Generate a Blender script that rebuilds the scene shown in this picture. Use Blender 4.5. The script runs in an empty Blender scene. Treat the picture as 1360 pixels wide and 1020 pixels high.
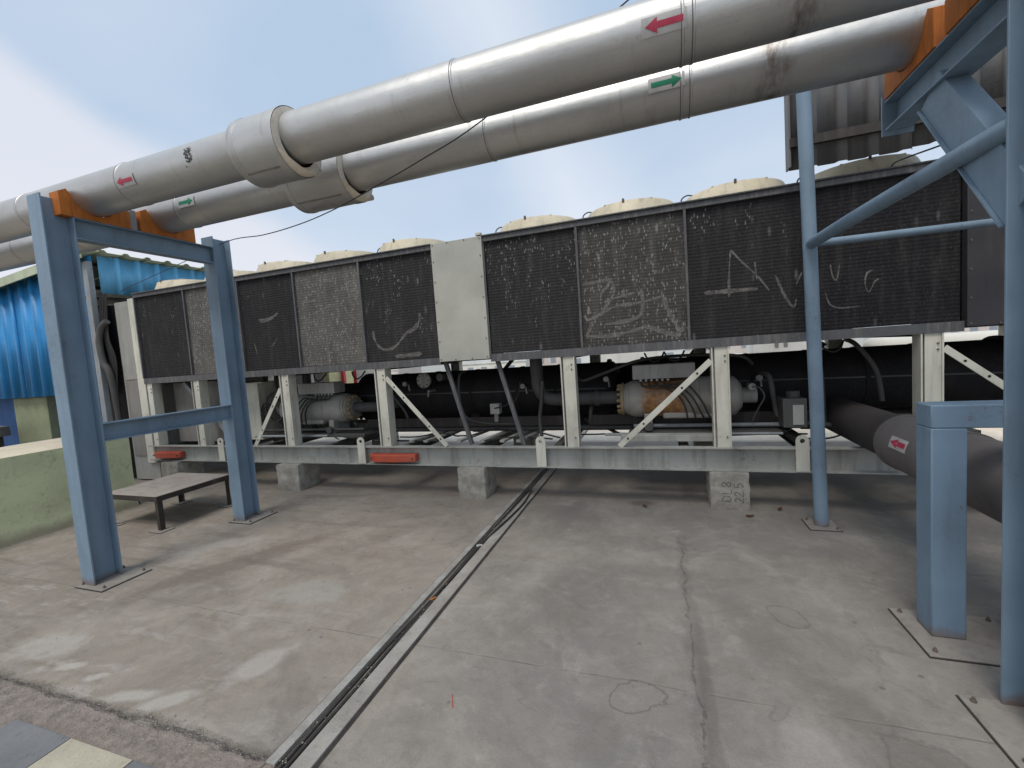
import bpy, bmesh, math, random
from mathutils import Vector, Matrix, noise as mnoise
random.seed(7)
R = math.radians
S = bpy.context.scene
COL = S.collection

# ---------------------------------------------------------------- camera
cam_data = bpy.data.cameras.new('camera')
cam = bpy.data.objects.new('camera', cam_data)
COL.objects.link(cam)
cam_data.sensor_width = 36.0
cam_data.lens = 578.4 * 36.0 / 1360.0
cam_data.clip_start = 0.05
cam_data.clip_end = 6000
YAW, PITCH, ROLL = R(-18.875), R(-4.061), R(-4.017)
_f = Vector((math.sin(YAW) * math.cos(PITCH), math.cos(YAW) * math.cos(PITCH), math.sin(PITCH)))
_rt = Vector((math.cos(YAW), -math.sin(YAW), 0))
_up = _rt.cross(_f)
_r2 = _rt * math.cos(ROLL) + _up * math.sin(ROLL)
_u2 = _up * math.cos(ROLL) - _rt * math.sin(ROLL)
m = Matrix((_r2, _u2, -_f)).transposed().to_4x4()
m.translation = (0, 0, 1.6)
cam.matrix_world = m
S.camera = cam
S.render.resolution_x, S.render.resolution_y = 1024, 768

# ---------------------------------------------------------------- sky, sun, exposure
SUN_EL, SUN_AZ = R(60), R(188)          # azimuth measured from +Y towards +X: high up behind the camera
w = bpy.data.worlds.new('World'); S.world = w; w.use_nodes = True
nt = w.node_tree; nt.nodes.clear()
def wn(t, **k):
    n = nt.nodes.new(t)
    for a, b in k.items(): setattr(n, a, b)
    return n
sky = wn('ShaderNodeTexSky', sky_type='NISHITA', sun_disc=False, sun_elevation=SUN_EL, sun_rotation=SUN_AZ, air_density=1.0, dust_density=3.0, ozone_density=1.0)
bg1 = wn('ShaderNodeBackground'); bg1.inputs['Strength'].default_value = 0.10
nt.links.new(sky.outputs[0], bg1.inputs['Color'])
bg2 = wn('ShaderNodeBackground'); bg2.inputs['Strength'].default_value = 0.76
tc = wn('ShaderNodeTexCoord')
mp = wn('ShaderNodeMapping'); mp.inputs['Scale'].default_value = (1.0, 1.0, 2.2); mp.inputs['Location'].default_value = (3.1, .4, .2)
nt.links.new(tc.outputs['Generated'], mp.inputs['Vector'])
nz = wn('ShaderNodeTexNoise'); nz.inputs['Scale'].default_value = 1.5; nz.inputs['Detail'].default_value = 5; nz.inputs['Roughness'].default_value = .48; nz.inputs['Distortion'].default_value = .35
nt.links.new(mp.outputs[0], nz.inputs['Vector'])
cr = wn('ShaderNodeValToRGB')
cr.color_ramp.elements[0].position = .36; cr.color_ramp.elements[0].color = (0, 0, 0, 1)
cr.color_ramp.elements[1].position = .72; cr.color_ramp.elements[1].color = (1, 1, 1, 1)
nt.links.new(nz.outputs[0], cr.inputs[0])
def wmath(op, a, b=None):
    n = wn('ShaderNodeMath', operation=op)
    for i, v in enumerate((a, b)):
        if v is None: continue
        if isinstance(v, (int, float)): n.inputs[i].default_value = v
        else: nt.links.new(v, n.inputs[i])
    return n.outputs[0]
def wrange(v, a, b, lo, hi):
    n = wn('ShaderNodeMapRange', interpolation_type='SMOOTHSTEP')
    for k_, x_ in zip(('From Min', 'From Max', 'To Min', 'To Max'), (a, b, lo, hi)): n.inputs[k_].default_value = x_
    nt.links.new(v, n.inputs['Value']); return n.outputs[0]
def wmix(f, a, b):
    n = wn('ShaderNodeMixRGB')
    for s_, v in zip((n.inputs['Fac'], n.inputs['Color1'], n.inputs['Color2']), (f, a, b)):
        if isinstance(v, tuple): s_.default_value = (*v, 1)
        elif isinstance(v, (int, float)): s_.default_value = v
        else: nt.links.new(v, s_)
    return n.outputs[0]
def wdot(vec):
    n = wn('ShaderNodeVectorMath', operation='DOT_PRODUCT'); nt.links.new(tc.outputs['Generated'], n.inputs[0]); n.inputs[1].default_value = vec; return n.outputs['Value']
BANK_N = (-.542, -.193, -.818)      # the cloud edge lies on a great circle with this pole
STREAK_N = (-0.934, -0.040, -0.354)
nz2 = wn('ShaderNodeTexNoise'); nz2.inputs['Scale'].default_value = 3.0; nz2.inputs['Detail'].default_value = 6; nz2.inputs['Roughness'].default_value = .55
nt.links.new(tc.outputs['Generated'], nz2.inputs['Vector'])
wob_ = wmath('MULTIPLY', wmath('SUBTRACT', nz2.outputs[0], .5), .10)
sp = wn('ShaderNodeSeparateXYZ'); nt.links.new(tc.outputs['Generated'], sp.inputs[0])
hz = wrange(sp.outputs['Z'], .0, .42, .80, 0.0)
blue = wmix(wmath('MULTIPLY', cr.outputs[0], .42), (.47, .60, .77), (.86, .88, .93))
blue = wmix(hz, blue, (.80, .85, .93))
# a bank of thin cloud on the far left with a soft slanting edge, and a bright streak overhead
bank = wrange(wmath('ADD', wdot(BANK_N), wob_), -.02, .045, 0, 1)
c_ = wmix(wmath('MULTIPLY', bank, .80), blue, (.80, .81, .87))
streak = wrange(wmath('ADD', wmath('ABSOLUTE', wmath('SUBTRACT', wdot(STREAK_N), .0)), wob_), -.02, .20, 1, 0)
c_ = wmix(wmath('MULTIPLY', streak, .55), c_, (.90, .92, .97))
nt.links.new(c_, bg2.inputs['Color'])

ms = wn('ShaderNodeMixShader'); ms.inputs['Fac'].default_value = .90
nt.links.new(bg1.outputs[0], ms.inputs[1]); nt.links.new(bg2.outputs[0], ms.inputs[2])
wo = wn('ShaderNodeOutputWorld'); nt.links.new(ms.outputs[0], wo.inputs[0])

sd = bpy.data.lights.new('sun', 'SUN'); sd.energy = 1.45; sd.angle = R(24); sd.color = (1, .95, .87)
sun = bpy.data.objects.new('sun', sd); COL.objects.link(sun)
sdir = Vector((math.sin(SUN_AZ) * math.cos(SUN_EL), math.cos(SUN_AZ) * math.cos(SUN_EL), math.sin(SUN_EL)))
sun.rotation_euler = (-sdir).to_track_quat('-Z', 'Y').to_euler()
S.view_settings.view_transform = 'Standard'; S.view_settings.look = 'None'
S.view_settings.exposure = 0.50; S.view_settings.gamma = 1; S.view_settings.use_curve_mapping = False

# ---------------------------------------------------------------- materials
class NT:
    """a little wrapper round one material's nodes, world-position based"""
    def __init__(s, name, rough=.6, metal=0.0, spec=.4):
        s.m = bpy.data.materials.new(name); s.m.use_nodes = True
        s.t = s.m.node_tree; s.b = s.t.nodes['Principled BSDF']
        s.b.inputs['Roughness'].default_value = rough; s.b.inputs['Metallic'].default_value = metal
        s.b.inputs['Specular IOR Level'].default_value = spec
        g = s.t.nodes.new('ShaderNodeNewGeometry'); s.P = g.outputs['Position']
    def n(s, t, **k):
        x = s.t.nodes.new(t)
        for a, b in k.items(): setattr(x, a, b)
        return x
    def l(s, a, b): s.t.links.new(a, b)
    def map(s, sc=(1, 1, 1), loc=(0, 0, 0), rot=(0, 0, 0), src=None):
        x = s.n('ShaderNodeMapping'); x.inputs['Scale'].default_value = sc; x.inputs['Location'].default_value = loc; x.inputs['Rotation'].default_value = rot
        s.l(src or s.P, x.inputs['Vector']); return x.outputs[0]
    def noise(s, scale, detail=4, rough=.55, vec=None, dist=0.0):
        x = s.n('ShaderNodeTexNoise'); x.inputs['Scale'].default_value = scale; x.inputs['Detail'].default_value = detail
        x.inputs['Roughness'].default_value = rough; x.inputs['Distortion'].default_value = dist
        s.l(vec or s.P, x.inputs['Vector']); return x.outputs[0]
    def vor(s, scale, vec=None, feature='F1'):
        x = s.n('ShaderNodeTexVoronoi', feature=feature); x.inputs['Scale'].default_value = scale
        s.l(vec or s.P, x.inputs['Vector']); return x.outputs[0]
    def ramp(s, v, a, b, lo=0.0, hi=1.0):
        x = s.n('ShaderNodeMapRange'); x.clamp = True
        x.inputs['From Min'].default_value = a; x.inputs['From Max'].default_value = b
        x.inputs['To Min'].default_value = lo; x.inputs['To Max'].default_value = hi
        s.l(v, x.inputs['Value']); return x.outputs[0]
    def math(s, op, a, b=None, c=None):
        x = s.n('ShaderNodeMath', operation=op)
        for i, v in enumerate((a, b, c)):
            if v is None: continue
            if isinstance(v, (int, float)): x.inputs[i].default_value = v
            else: s.l(v, x.inputs[i])
        return x.outputs[0]
    def mix(s, fac, a, b):
        x = s.n('ShaderNodeMixRGB')
        for sock, v in ((x.inputs['Fac'], fac), (x.inputs['Color1'], a), (x.inputs['Color2'], b)):
            if isinstance(v, (int, float)): sock.default_value = v
            elif isinstance(v, tuple): sock.default_value = (*v, 1) if len(v) == 3 else v
            else: s.l(v, sock)
        return x.outputs[0]
    def col(s, v):
        if isinstance(v, tuple): s.b.inputs['Base Color'].default_value = (*v, 1)
        else: s.l(v, s.b.inputs['Base Color'])
    def rough(s, v): s.l(v, s.b.inputs['Roughness'])
    def bump(s, h, strength=.3, dist=.01):
        x = s.n('ShaderNodeBump'); x.inputs['Strength'].default_value = strength; x.inputs['Distance'].default_value = dist
        s.l(h, x.inputs['Height']); s.l(x.outputs[0], s.b.inputs['Normal'])
    def sep(s, src=None):
        x = s.n('ShaderNodeSeparateXYZ'); s.l(src or s.P, x.inputs[0]); return x.outputs

def painted(name, c, dirt_and_tone=(.16, .14, .12), amount=.5, rough=.5, rust=0.0, sc=1.0, foot=False):
    k = NT(name, rough)
    big = k.noise(2.3 * sc, 5, .6)
    fine = k.noise(38 * sc, 4, .7)
    streak = k.noise(9 * sc, 4, .65, k.map((1, 1, .12)))
    c2 = tuple(v * .80 for v in c); c = tuple(c)
    base = k.mix(k.ramp(big, .35, .65), c, c2)
    d = k.math('MULTIPLY', k.ramp(streak, .50, .78), amount)
    base = k.mix(d, base, dirt_and_tone)
    spots = k.math('MULTIPLY', k.ramp(k.math('MULTIPLY', fine, big), .36, .44), amount * .8)
    base = k.mix(spots, base, dirt_and_tone)
    if rust:
        rr = k.math('MULTIPLY', k.ramp(k.noise(7 * sc, 6, .7), .60, .68), rust)
        base = k.mix(rr, base, (.20, .075, .025))
    if foot:          # rust creeping up from the base plate and in a few chips
        zz = k.math('ADD', k.sep()['Z'], k.math('MULTIPLY', k.noise(11, 5, .7), .16))
        base = k.mix(k.ramp(zz, .09, .15, .75, 0), base, (.17, .10, .06))
        chips = k.noise(26, 5, .75); base = k.mix(k.ramp(k.math('MULTIPLY', chips, k.ramp(big, .3, .6)), .61, .64, 0, .55), base, (.14, .085, .055))
    k.col(base)
    k.rough(k.ramp(fine, .3, .7, rough - .08, rough + .15))
    k.bump(k.math('ADD', fine, k.math('MULTIPLY', big, 2.0)), .12, .006)
    return k.m

M = {}
M['blue_steel'] = painted('blue_grey_paint', (.205, .29, .375), (.10, .12, .14), .45, .5, .06, foot=True)
M['blue_dark'] = painted('dark_blue_grey_paint', (.18, .265, .355), (.10, .12, .14), .45, .5, .1, foot=True)
M['cream_steel'] = painted('cream_steel_paint', (.66, .645, .55), (.17, .14, .11), .55, .5, .35)
M['beam_grey'] = painted('weathered_grey_paint', (.40, .405, .375), (.13, .115, .10), .75, .55, .35)
M['rail_grey'] = painted('dusty_dark_rail', (.10, .10, .105), (.26, .24, .22), .6, .55, .0, 3.0)
M['shroud'] = painted('cream_fan_plastic', (.66, .58, .42), (.22, .19, .14), .55, .5, .15, 1.5)
M['white_panel'] = painted('off_white_panel_paint', (.47, .465, .41), (.33, .32, .29), .18, .38, .0)
M['grey_panel'] = painted('warm_grey_panel', (.25, .235, .215), (.12, .10, .09), .7, .6, .1)
M['cabinet_grey'] = painted('pale_cabinet_paint', (.34, .335, .31), (.15, .13, .11), .5, .5, .05)
M['end_dark'] = painted('dark_end_panel', (.045, .043, .048), (.09, .085, .08), .4, .6, 0)
M['comp'] = painted('compressor_grey', (.34, .335, .31), (.15, .12, .09), .7, .55, .2, 2)
M['black'] = painted('black_insulation', (.013, .012, .013), (.035, .032, .03), .6, .75, 0)
M['dark_steel'] = painted('dark_brown_steel', (.045, .036, .032), (.15, .13, .11), .5, .6, .2)
M['bench_top'] = painted('dusty_plate', (.36, .315, .28), (.11, .09, .08), .55, .75, .1)
M['plate'] = painted('dusty_rust_plate', (.29, .265, .235), (.12, .09, .07), .5, .8, .12, 2)
M['plate_dark'] = painted('dark_seam', (.12, .11, .10), (.06, .05, .04), .5, .6, 0, 3)
M['bolt'] = painted('dull_bolt_steel', (.16, .13, .11), (.08, .05, .04), .5, .5, .3, 3)
M['grey_pipe'] = painted('grey_pipe', (.09, .088, .085), (.05, .045, .04), .6, .6, .1, 2)
M['cable'] = painted('black_cable', (.035, .032, .030), (.10, .09, .08), .4, .6, 0, 4)
M['red'] = painted('faded_red_paint', (.50, .085, .045), (.30, .17, .12), .6, .55, .0, 3)
M['orange'] = painted('orange_timber_paint', (.50, .155, .025), (.16, .055, .025), .85, .75, .0, 3)
M['wood_dark'] = painted('grey_timber', (.11, .10, .09), (.05, .04, .035), .6, .8, 0, 2)
M['post_grey'] = painted('pale_grey_post', (.30, .32, .33), (.12, .10, .09), .5, .55, .2, 2)
M['green_wall'] = None
M['blue_sheet'] = painted('bright_blue_sheet', (.035, .29, .66), (.05, .12, .20), .45, .38, 0, 1)
M['blue_wall'] = painted('blue_wall_paint', (.055, .15, .37), (.04, .08, .17), .5, .7, 0)
M['roof_green'] = painted('pale_green_roof_sheet', (.50, .55, .38), (.28, .27, .2), .5, .55, 0)
M['sheet_grey'] = painted('dull_grey_sheet', (.165, .16, .155), (.08, .07, .065), .8, .5, .1, 1.5)
M['yellow_wall'] = painted('pale_yellow_wall', (.62, .62, .36), (.4, .37, .26), .4, .8, 0)
M['white_wall'] = painted('chalky_white_wall', (.78, .77, .73), (.55, .52, .47), .5, .8, 0, .6)
M['far_glass'] = painted('far_window_glass', (.30, .33, .36), (.22, .22, .22), .3, .2, 0)  # distance haze is put into the colour: pale glass and pale far walls
M['far_wall_a'] = painted('far_wall_grey', (.68, .68, .66), (.52, .50, .48), .4, .85, 0, .1)
M['far_wall_b'] = painted('far_wall_cream', (.74, .71, .63), (.56, .51, .46), .4, .85, 0, .1)
M['far_wall_c'] = painted('far_wall_pink', (.66, .58, .53), (.52, .47, .42), .4, .85, 0, .1)
M['red_bright'] = painted('red_signal_paint', (.55, .05, .07), (.3, .1, .1), .3, .5, 0)
M['label_white'] = painted('faded_label_film', (.50, .49, .47), (.38, .36, .34), .5, .45, 0, 5)
M['arrow_red'] = painted('red_label_print', (.50, .04, .09), (.4, .12, .15), .4, .4, 0, 6)
M['arrow_green'] = painted('green_label_print', (.0, .20, .10), (.05, .25, .16), .3, .4, 0, 6)
M['marker'] = painted('black_marker', (.05, .048, .045), (.2, .19, .17), .7, .6, 0)
M['brass'] = painted('stained_brass_flange', (.34, .25, .13), (.05, .035, .025), 1.0, .5, .4, 4)

def green_wall_mat():
    k = NT('green_lime_plaster', .85)
    a = k.noise(2.2, 6, .6, None, .6); b = k.noise(14, 5, .7); z = k.sep()['Z']
    c = k.mix(k.ramp(a, .38, .62), (.64, .68, .42), (.53, .56, .35))
    c = k.mix(k.ramp(k.noise(1.1, 5, .65, k.map((1, 1, 1), (4, 2, 1))), .58, .72), c, (.50, .51, .35))
    c = k.mix(k.math('MULTIPLY', k.ramp(b, .55, .75), .5), c, (.20, .19, .13))
    line = k.math('ABSOLUTE', k.math('SUBTRACT', k.noise(1.6, 6, .6, k.map((1, 1, 1), (9, 9, 9))), .5))
    c = k.mix(k.ramp(line, .0, .004, .25, 0), c, (.2, .2, .13))
    foot = k.math('ADD', z, k.math('MULTIPLY', k.noise(5, 4), .12))
    c = k.mix(k.ramp(foot, .10, .20, .85, 0), c, (.29, .25, .18))
    nn = k.n('ShaderNodeNewGeometry'); up = k.sep(nn.outputs['Normal'])['Z']
    top = k.ramp(up, .35, .7)
    c = k.mix(top, c, k.mix(k.ramp(k.noise(4, 5), .35, .7), (.68, .59, .45), (.52, .46, .35)))
    k.col(c); k.bump(k.math('ADD', b, k.math('MULTIPLY', a, 2)), .35, .012)
    return k.m
M['green_wall'] = green_wall_mat()

def cladding_mat():
    k = NT('aluminium_cladding', .4, .86)
    a = k.noise(1.6, 5, .6, k.map((1, 2, 2))); b = k.noise(60, 3, .6, k.map((.15, 1, 1)))
    st = k.noise(3.2, 5, .65, k.map((4, .5, .5)))
    c = k.mix(k.ramp(a, .35, .65), (.545, .54, .52), (.45, .445, .43))
    c = k.mix(k.ramp(st, .60, .78, 0, .55), c, (.27, .24, .21))
    c = k.mix(k.math('MULTIPLY', k.ramp(k.noise(45, 3, .6), .6, .75), .35), c, (.30, .27, .24))
    # one brown run-off stain where water comes down
    x = k.math('ABSOLUTE', k.math('SUBTRACT', k.math('ADD', k.sep()['X'], k.math('MULTIPLY', k.noise(9, 4), .16)), .73))
    s = k.math('MULTIPLY', k.ramp(x, .02, .11, 1, 0), k.ramp(k.noise(14, 5, .7, k.map((1, .4, .4))), .40, .62))
    c = k.mix(k.math('MULTIPLY', s, .8), c, (.13, .095, .07))
    k.col(c); k.rough(k.ramp(a, .3, .7, .38, .54))
    k.bump(k.math('ADD', k.math('MULTIPLY', k.noise(3.5, 3, .5), 3), k.math('MULTIPLY', b, .3)), .22, .01)
    return k.m
M['clad'] = cladding_mat()
def foam_mat():
    k = NT('cut_insulation_foam', .9)
    k.col(k.mix(k.ramp(k.noise(22, 4), .35, .7), (.78, .69, .57), (.62, .55, .46))); k.bump(k.noise(40, 4), .3, .01)
    return k.m
M['foam'] = foam_mat()

def coil_mat(name, dust, specks, tint=(.017, .0165, .018), seed=0):
    k = NT(name, .8, 0, .2)
    x, y, z = k.sep()[0:3]
    # rows of tubes behind the fins: 31 mm pitch
    saw = k.math('ABSOLUTE', k.math('SUBTRACT', k.math('FRACT', k.math('MULTIPLY', z, 32)), .5))
    wob = k.noise(6, 4, .6, k.map((.5, 1, 14), (seed, seed, 0)))
    patch = k.noise(2.6, 5, .65, k.map((1, 1, 1), (seed * 3.1, 1, seed)))
    light = tuple(min(1, v * 1.55 + .006) for v in tint)
    c = k.mix(k.math('MULTIPLY', k.ramp(saw, .10, .36), k.ramp(wob, .3, .66, .15, .8)), tint, light)
    c = k.mix(k.ramp(patch, .42, .75, 0, .45), c, (.028, .026, .026))
    if dust:
        dd = k.noise(3.1, 6, .7, k.map((1.4, 1, .8), (seed * 1.7, 2, 5)))
        c = k.mix(k.math('MULTIPLY', k.ramp(dd, .22, .62, .45, 1), dust), c, (.145, .137, .124))
    fine = k.noise(75, 3, .6, k.map((1, 1, .5), (seed, 0, 0)))
    smear = k.noise(16, 5, .7, k.map((1, 1, .14), (seed * 2, 0, 0)))
    c = k.mix(k.ramp(smear, .48, .76, 0, .10 + .5 * dust), c, (.235, .225, .205))
    c = k.mix(k.ramp(fine, .56, .78, 0, .22 + dust * .25), c, (.24, .22, .20))
    # bird droppings and lime splashes, elongated downwards, thicker near the top
    v = k.vor(46, k.map((1, 0, .34), (seed * 2.3, 0, seed)))
    gate = k.noise(5, 3, .6, k.map((1, 1, .6), (seed * 1.3, 0, 0)))
    top = k.ramp(z, 1.6, 2.6, .62, 1.0)
    sp_ = k.math('MULTIPLY', k.ramp(v, .14, .32, 1, 0), k.ramp(k.math('MULTIPLY', gate, top), .56 - .34 * specks, .64 - .34 * specks))
    c = k.mix(k.math('MULTIPLY', sp_, .42 + .1 * dust), c, (.42, .41, .39))
    v2 = k.vor(9, k.map((1, 0, .3), (seed * 5.3, 0, seed)))
    sp2 = k.math('MULTIPLY', k.ramp(v2, .06, .16, 1, 0), k.ramp(k.noise(3, 3, .6, k.map((1, 1, 1), (0, seed, 0))), .45, .6))
    c = k.mix(k.math('MULTIPLY', sp2, max(.12, .25 + .25 * specks)), c, (.38, .37, .35))
    k.col(c); k.bump(k.math('ADD', saw, k.math('MULTIPLY', fine, .3)), .5, .008)
    return k.m
M['coil_dark'] = coil_mat('dark_coil_fins', 0, .0, seed=1)
M['coil_dark2'] = coil_mat('dark_coil_fins_b', .06, .35, seed=4)
M['coil_dusty'] = coil_mat('dusty_coil_fins', .80, 1.0, seed=2)
M['coil_mid'] = coil_mat('streaked_coil_fins', .33, 1.15, seed=6)
M['coil_right'] = coil_mat('dark_coil_fins_c', 0, -.3, (.011, .0105, .0125), seed=8)

def scratch_mat():
    k = NT('flattened_fins', .7)
    n = k.noise(55, 4, .7)
    k.col(k.mix(k.ramp(n, .35, .65), (.40, .37, .35), (.20, .185, .17)))
    k.l(k.math('MULTIPLY', k.ramp(k.noise(13, 6, .75), .32, .62, .22, 1), .50), k.b.inputs['Alpha'])
    return k.m
M['scratch'] = scratch_mat()

def concrete_mat():
    k = NT('roof_concrete', .85, 0, .3)
    x, y, z = k.sep()[0:3]
    warp = k.noise(1.3, 5, .6)
    A = k.noise(.75, 6, .62, None, 1.0)
    B = k.noise(2.6, 6, .68, k.map((1, 1, 1), (5, 3, 0)), .8)
    Cc = k.noise(11, 6, .7); D = k.noise(90, 4, .7); E = k.noise(260, 2, .6)
    beige, brown, grey = (.305, .265, .222), (.23, .196, .162), (.26, .240, .213)
    side = k.ramp(k.math('ADD', x, k.math('MULTIPLY', k.math('SUBTRACT', warp, .5), 2.4)), -1.9, -.6)
    c = k.mix(side, beige, grey)
    c = k.mix(k.ramp(A, .40, .64, 0, .85), c, k.mix(side, brown, (.165, .155, .143)))
    c = k.mix(k.ramp(B, .52, .70, 0, .55), c, (.335, .30, .27))
    c = k.mix(k.ramp(B, .30, .42, .5, 0), c, (.16, .143, .127))
    # pale limey scuffs, mostly near the walkway
    near = k.math('MULTIPLY', k.ramp(y, 1.2, 2.6, 1, .25), k.ramp(x, -4.6, -1.0, 1, .1))
    sc = k.noise(3.4, 5, .6, k.map((.7, 1.6, 1), (2, 8, 0), (0, 0, R(25))), .5)
    c = k.mix(k.math('MULTIPLY', k.ramp(sc, .56, .63), k.math('MULTIPLY', near, .75)), c, (.43, .39, .36))
    sc2 = k.noise(4.6, 5, .62, k.map((1, 1, 1), (12, 1, 0)), .7)
    c = k.mix(k.ramp(sc2, .62, .70, 0, .40), c, (.37, .345, .32))
    # brown streaks where run-off dries, left part
    stk = k.noise(2.4, 6, .68, k.map((.35, 2.2, 1), (1, 4, 0), (0, 0, R(-58))), .4)
    c = k.mix(k.math('MULTIPLY', k.ramp(stk, .52, .66, 0, .65), k.ramp(x, -3.0, -1.7, 1, .15)), c, (.175, .143, .118))
    wet = k.noise(1.9, 7, .72, k.map((1, 1, 1), (31, 5, 0)), .6)
    c = k.mix(k.ramp(wet, .545, .565, 0, .22), c, (.16, .147, .132))
    c = k.mix(k.ramp(wet, .40, .415, .20, 0), c, (.36, .335, .305))
    ring = k.math('ABSOLUTE', k.math('SUBTRACT', wet, .545))
    c = k.mix(k.ramp(ring, .0, .006, .30, 0), c, (.12, .108, .095))
    # stains with a place of their own: (x, y, half length, half width, turn, amount, colour)
    def spot_mask(cx, cy, rx, ry, rot, soft=.55):
        v_ = k.n('ShaderNodeVectorMath', operation='SUBTRACT'); k.l(k.P, v_.inputs[0]); v_.inputs[1].default_value = (cx, cy, 0)
        r_ = k.n('ShaderNodeMapping'); r_.vector_type = 'POINT'; r_.inputs['Rotation'].default_value = (0, 0, -rot); k.l(v_.outputs[0], r_.inputs['Vector'])
        s_ = k.n('ShaderNodeVectorMath', operation='MULTIPLY'); k.l(r_.outputs[0], s_.inputs[0]); s_.inputs[1].default_value = (1 / rx, 1 / ry, 0)
        l_ = k.n('ShaderNodeVectorMath', operation='LENGTH'); k.l(s_.outputs[0], l_.inputs[0])
        return k.math('ADD', l_.outputs['Value'], k.math('MULTIPLY', k.math('SUBTRACT', edge_n, .5), 1.5))
    edge_n = k.noise(5.5, 6, .68, k.map((1, 1, 1), (7, 7, 0)), .4)
    for cx, cy, rx, ry, rot, am, cc in (
        (-3.45, 2.55, .85, .17, 58, .60, (.155, .125, .10)), (-3.95, 2.85, .40, .13, 40, .55, (.40, .36, .32)), (-4.6, 2.35, .5, .3, 20, .3, (.19, .16, .13)),
        (-3.65, 1.48, .28, .13, 10, .75, (.40, .365, .325)), (-3.25, 1.40, .10, .035, 25, .9, (.41, .375, .335)), (-2.98, 1.38, .07, .030, 25, .9, (.41, .375, .335)), (-2.62, 1.33, .17, .045, 20, .85, (.40, .365, .325)), (-2.38, 1.36, .14, .05, 35, .8, (.40, .365, .325)),
        (-2.15, 1.66, .16, .10, 60, .65, (.42, .38, .345)), (-2.45, 2.35, .32, .16, 15, .5, (.34, .33, .30)), (-2.6, 3.1, .7, .12, 50, .35, (.19, .16, .13)),
        (.78, 1.95, .42, .13, 118, .55, (.14, .125, .11)), (.50, 1.75, .22, .12, 100, .45, (.36, .335, .305)), (.45, 2.45, .5, .12, 110, .4, (.165, .15, .132)), (-.7, 2.6, .55, .25, 60, .35, (.175, .158, .14)),
        (-.55, 3.6, .6, .18, 100, .35, (.17, .15, .132)), (.55, 3.2, .5, .16, 20, .35, (.17, .155, .137)), (-.22, 4.45, .13, .09, 0, .8, (.09, .078, .068)), (.14, 1.9, .8, .035, 90, .55, (.13, .118, .104)), (1.6, 3.3, .8, .5, 0, .3, (.17, .15, .13))):
        c = k.mix(k.ramp(spot_mask(cx, cy, rx, ry, R(rot)), .62, 1.15, am, 0), c, cc)
    for cx, cy, rx, ry, rot, am in ((-.17, 1.93, .12, .085, 20, .6), (.62, 2.72, .12, .075, 120, .5), (.9, 1.75, .25, .13, 110, .4)):
        d_ = k.math('ABSOLUTE', k.math('SUBTRACT', spot_mask(cx, cy, rx, ry, R(rot)), 1.0))
        c = k.mix(k.ramp(d_, .02, .09, am, 0), c, (.10, .09, .08))
    # mottling at hand size
    mot = k.noise(6.5, 7, .72, k.map((1, 1, 1), (11, 3, 0)), .4)
    c = k.mix(k.ramp(mot, .50, .66, 0, .36), c, (.175, .15, .125))
    c = k.mix(k.ramp(mot, .34, .46, .24, 0), c, (.37, .33, .285))
    # water tide marks on the right
    tide = k.math('ABSOLUTE', k.math('SUBTRACT', k.noise(1.25, 3, .5, k.map((1, 1.3, 1), (3, 7, 0)), .9), .52))
    c = k.mix(k.math('MULTIPLY', k.math('MULTIPLY', k.ramp(tide, .0, .010, .4, 0), side), k.ramp(k.noise(2.2, 3), .48, .6)), c, (.115, .105, .095))
    # fine speckle
    c = k.mix(k.ramp(Cc, .55, .75, 0, .35), c, (.15, .135, .12))
    c = k.mix(k.ramp(D, .60, .72, 0, .35), c, (.12, .108, .098))
    c = k.mix(k.ramp(D, .28, .40, .30, 0), c, (.36, .33, .30))
    spots = k.math('MULTIPLY', k.ramp(k.vor(7.5, k.map((1, 1, 0))), .06, .11, 1, 0), k.ramp(k.noise(2, 2), .50, .56))
    c = k.mix(k.math('MULTIPLY', spots, .6), c, (.10, .092, .085))
    # under and behind the machine the floor colour is mixed darker
    dirt_and_tone = k.math('MULTIPLY', k.ramp(y, 3.9, 4.5), k.ramp(y, 6.9, 7.1, 1, 0))
    c = k.mix(k.math('MULTIPLY', dirt_and_tone, .22), c, (.17, .145, .12))
    # cast joints and the long crack
    def joint(coord, at, amp, wdt, sc_, seed):
        n_ = k.math('MULTIPLY', k.math('SUBTRACT', k.noise(sc_, 5, .65, k.map((1, 1, 1), (seed, seed, 0))), .5), amp)
        return k.ramp(k.math('ABSOLUTE', k.math('SUBTRACT', k.math('ADD', coord, n_), at)), wdt * .4, wdt, 1, 0)
    j1 = joint(y, 2.02, .05, .007, 2.0, 1)
    j2 = k.math('MULTIPLY', joint(x, .097, .10, .010, 6, 2), k.ramp(y, 3.5, 3.8, .75, 0))
    j3 = k.math('MULTIPLY', joint(x, .10, .16, .05, 6, 3), k.ramp(y, 3.7, 3.8, .35, 0))
    jj = k.math('MAXIMUM', k.math('MULTIPLY', k.math('MULTIPLY', j1, .24), k.ramp(k.noise(3, 4), .40, .60)), k.math('MAXIMUM', k.math('MULTIPLY', k.math('MULTIPLY', j2, .75), k.ramp(k.noise(12, 5, .7), .36, .56, .25, 1)), k.math('MULTIPLY', j3, .6)))
    c = k.mix(jj, c, (.085, .077, .07))
    # rough mortar strip before the tiles
    strip = k.ramp(k.math('ADD', y, k.math('MULTIPLY', k.noise(3.5, 5, .7), .10)), 1.275, 1.30, 1, 0)
    mort = k.mix(k.ramp(k.noise(16, 6, .75), .38, .66), (.33, .275, .24), (.17, .145, .125))
    c = k.mix(k.math('MULTIPLY', strip, .85), c, mort)
    edge = k.ramp(k.math('ABSOLUTE', k.math('SUBTRACT', k.math('ADD', y, k.math('MULTIPLY', k.noise(5, 6, .75), .14)), 1.325)), .003, .028, 1, 0)
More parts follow.
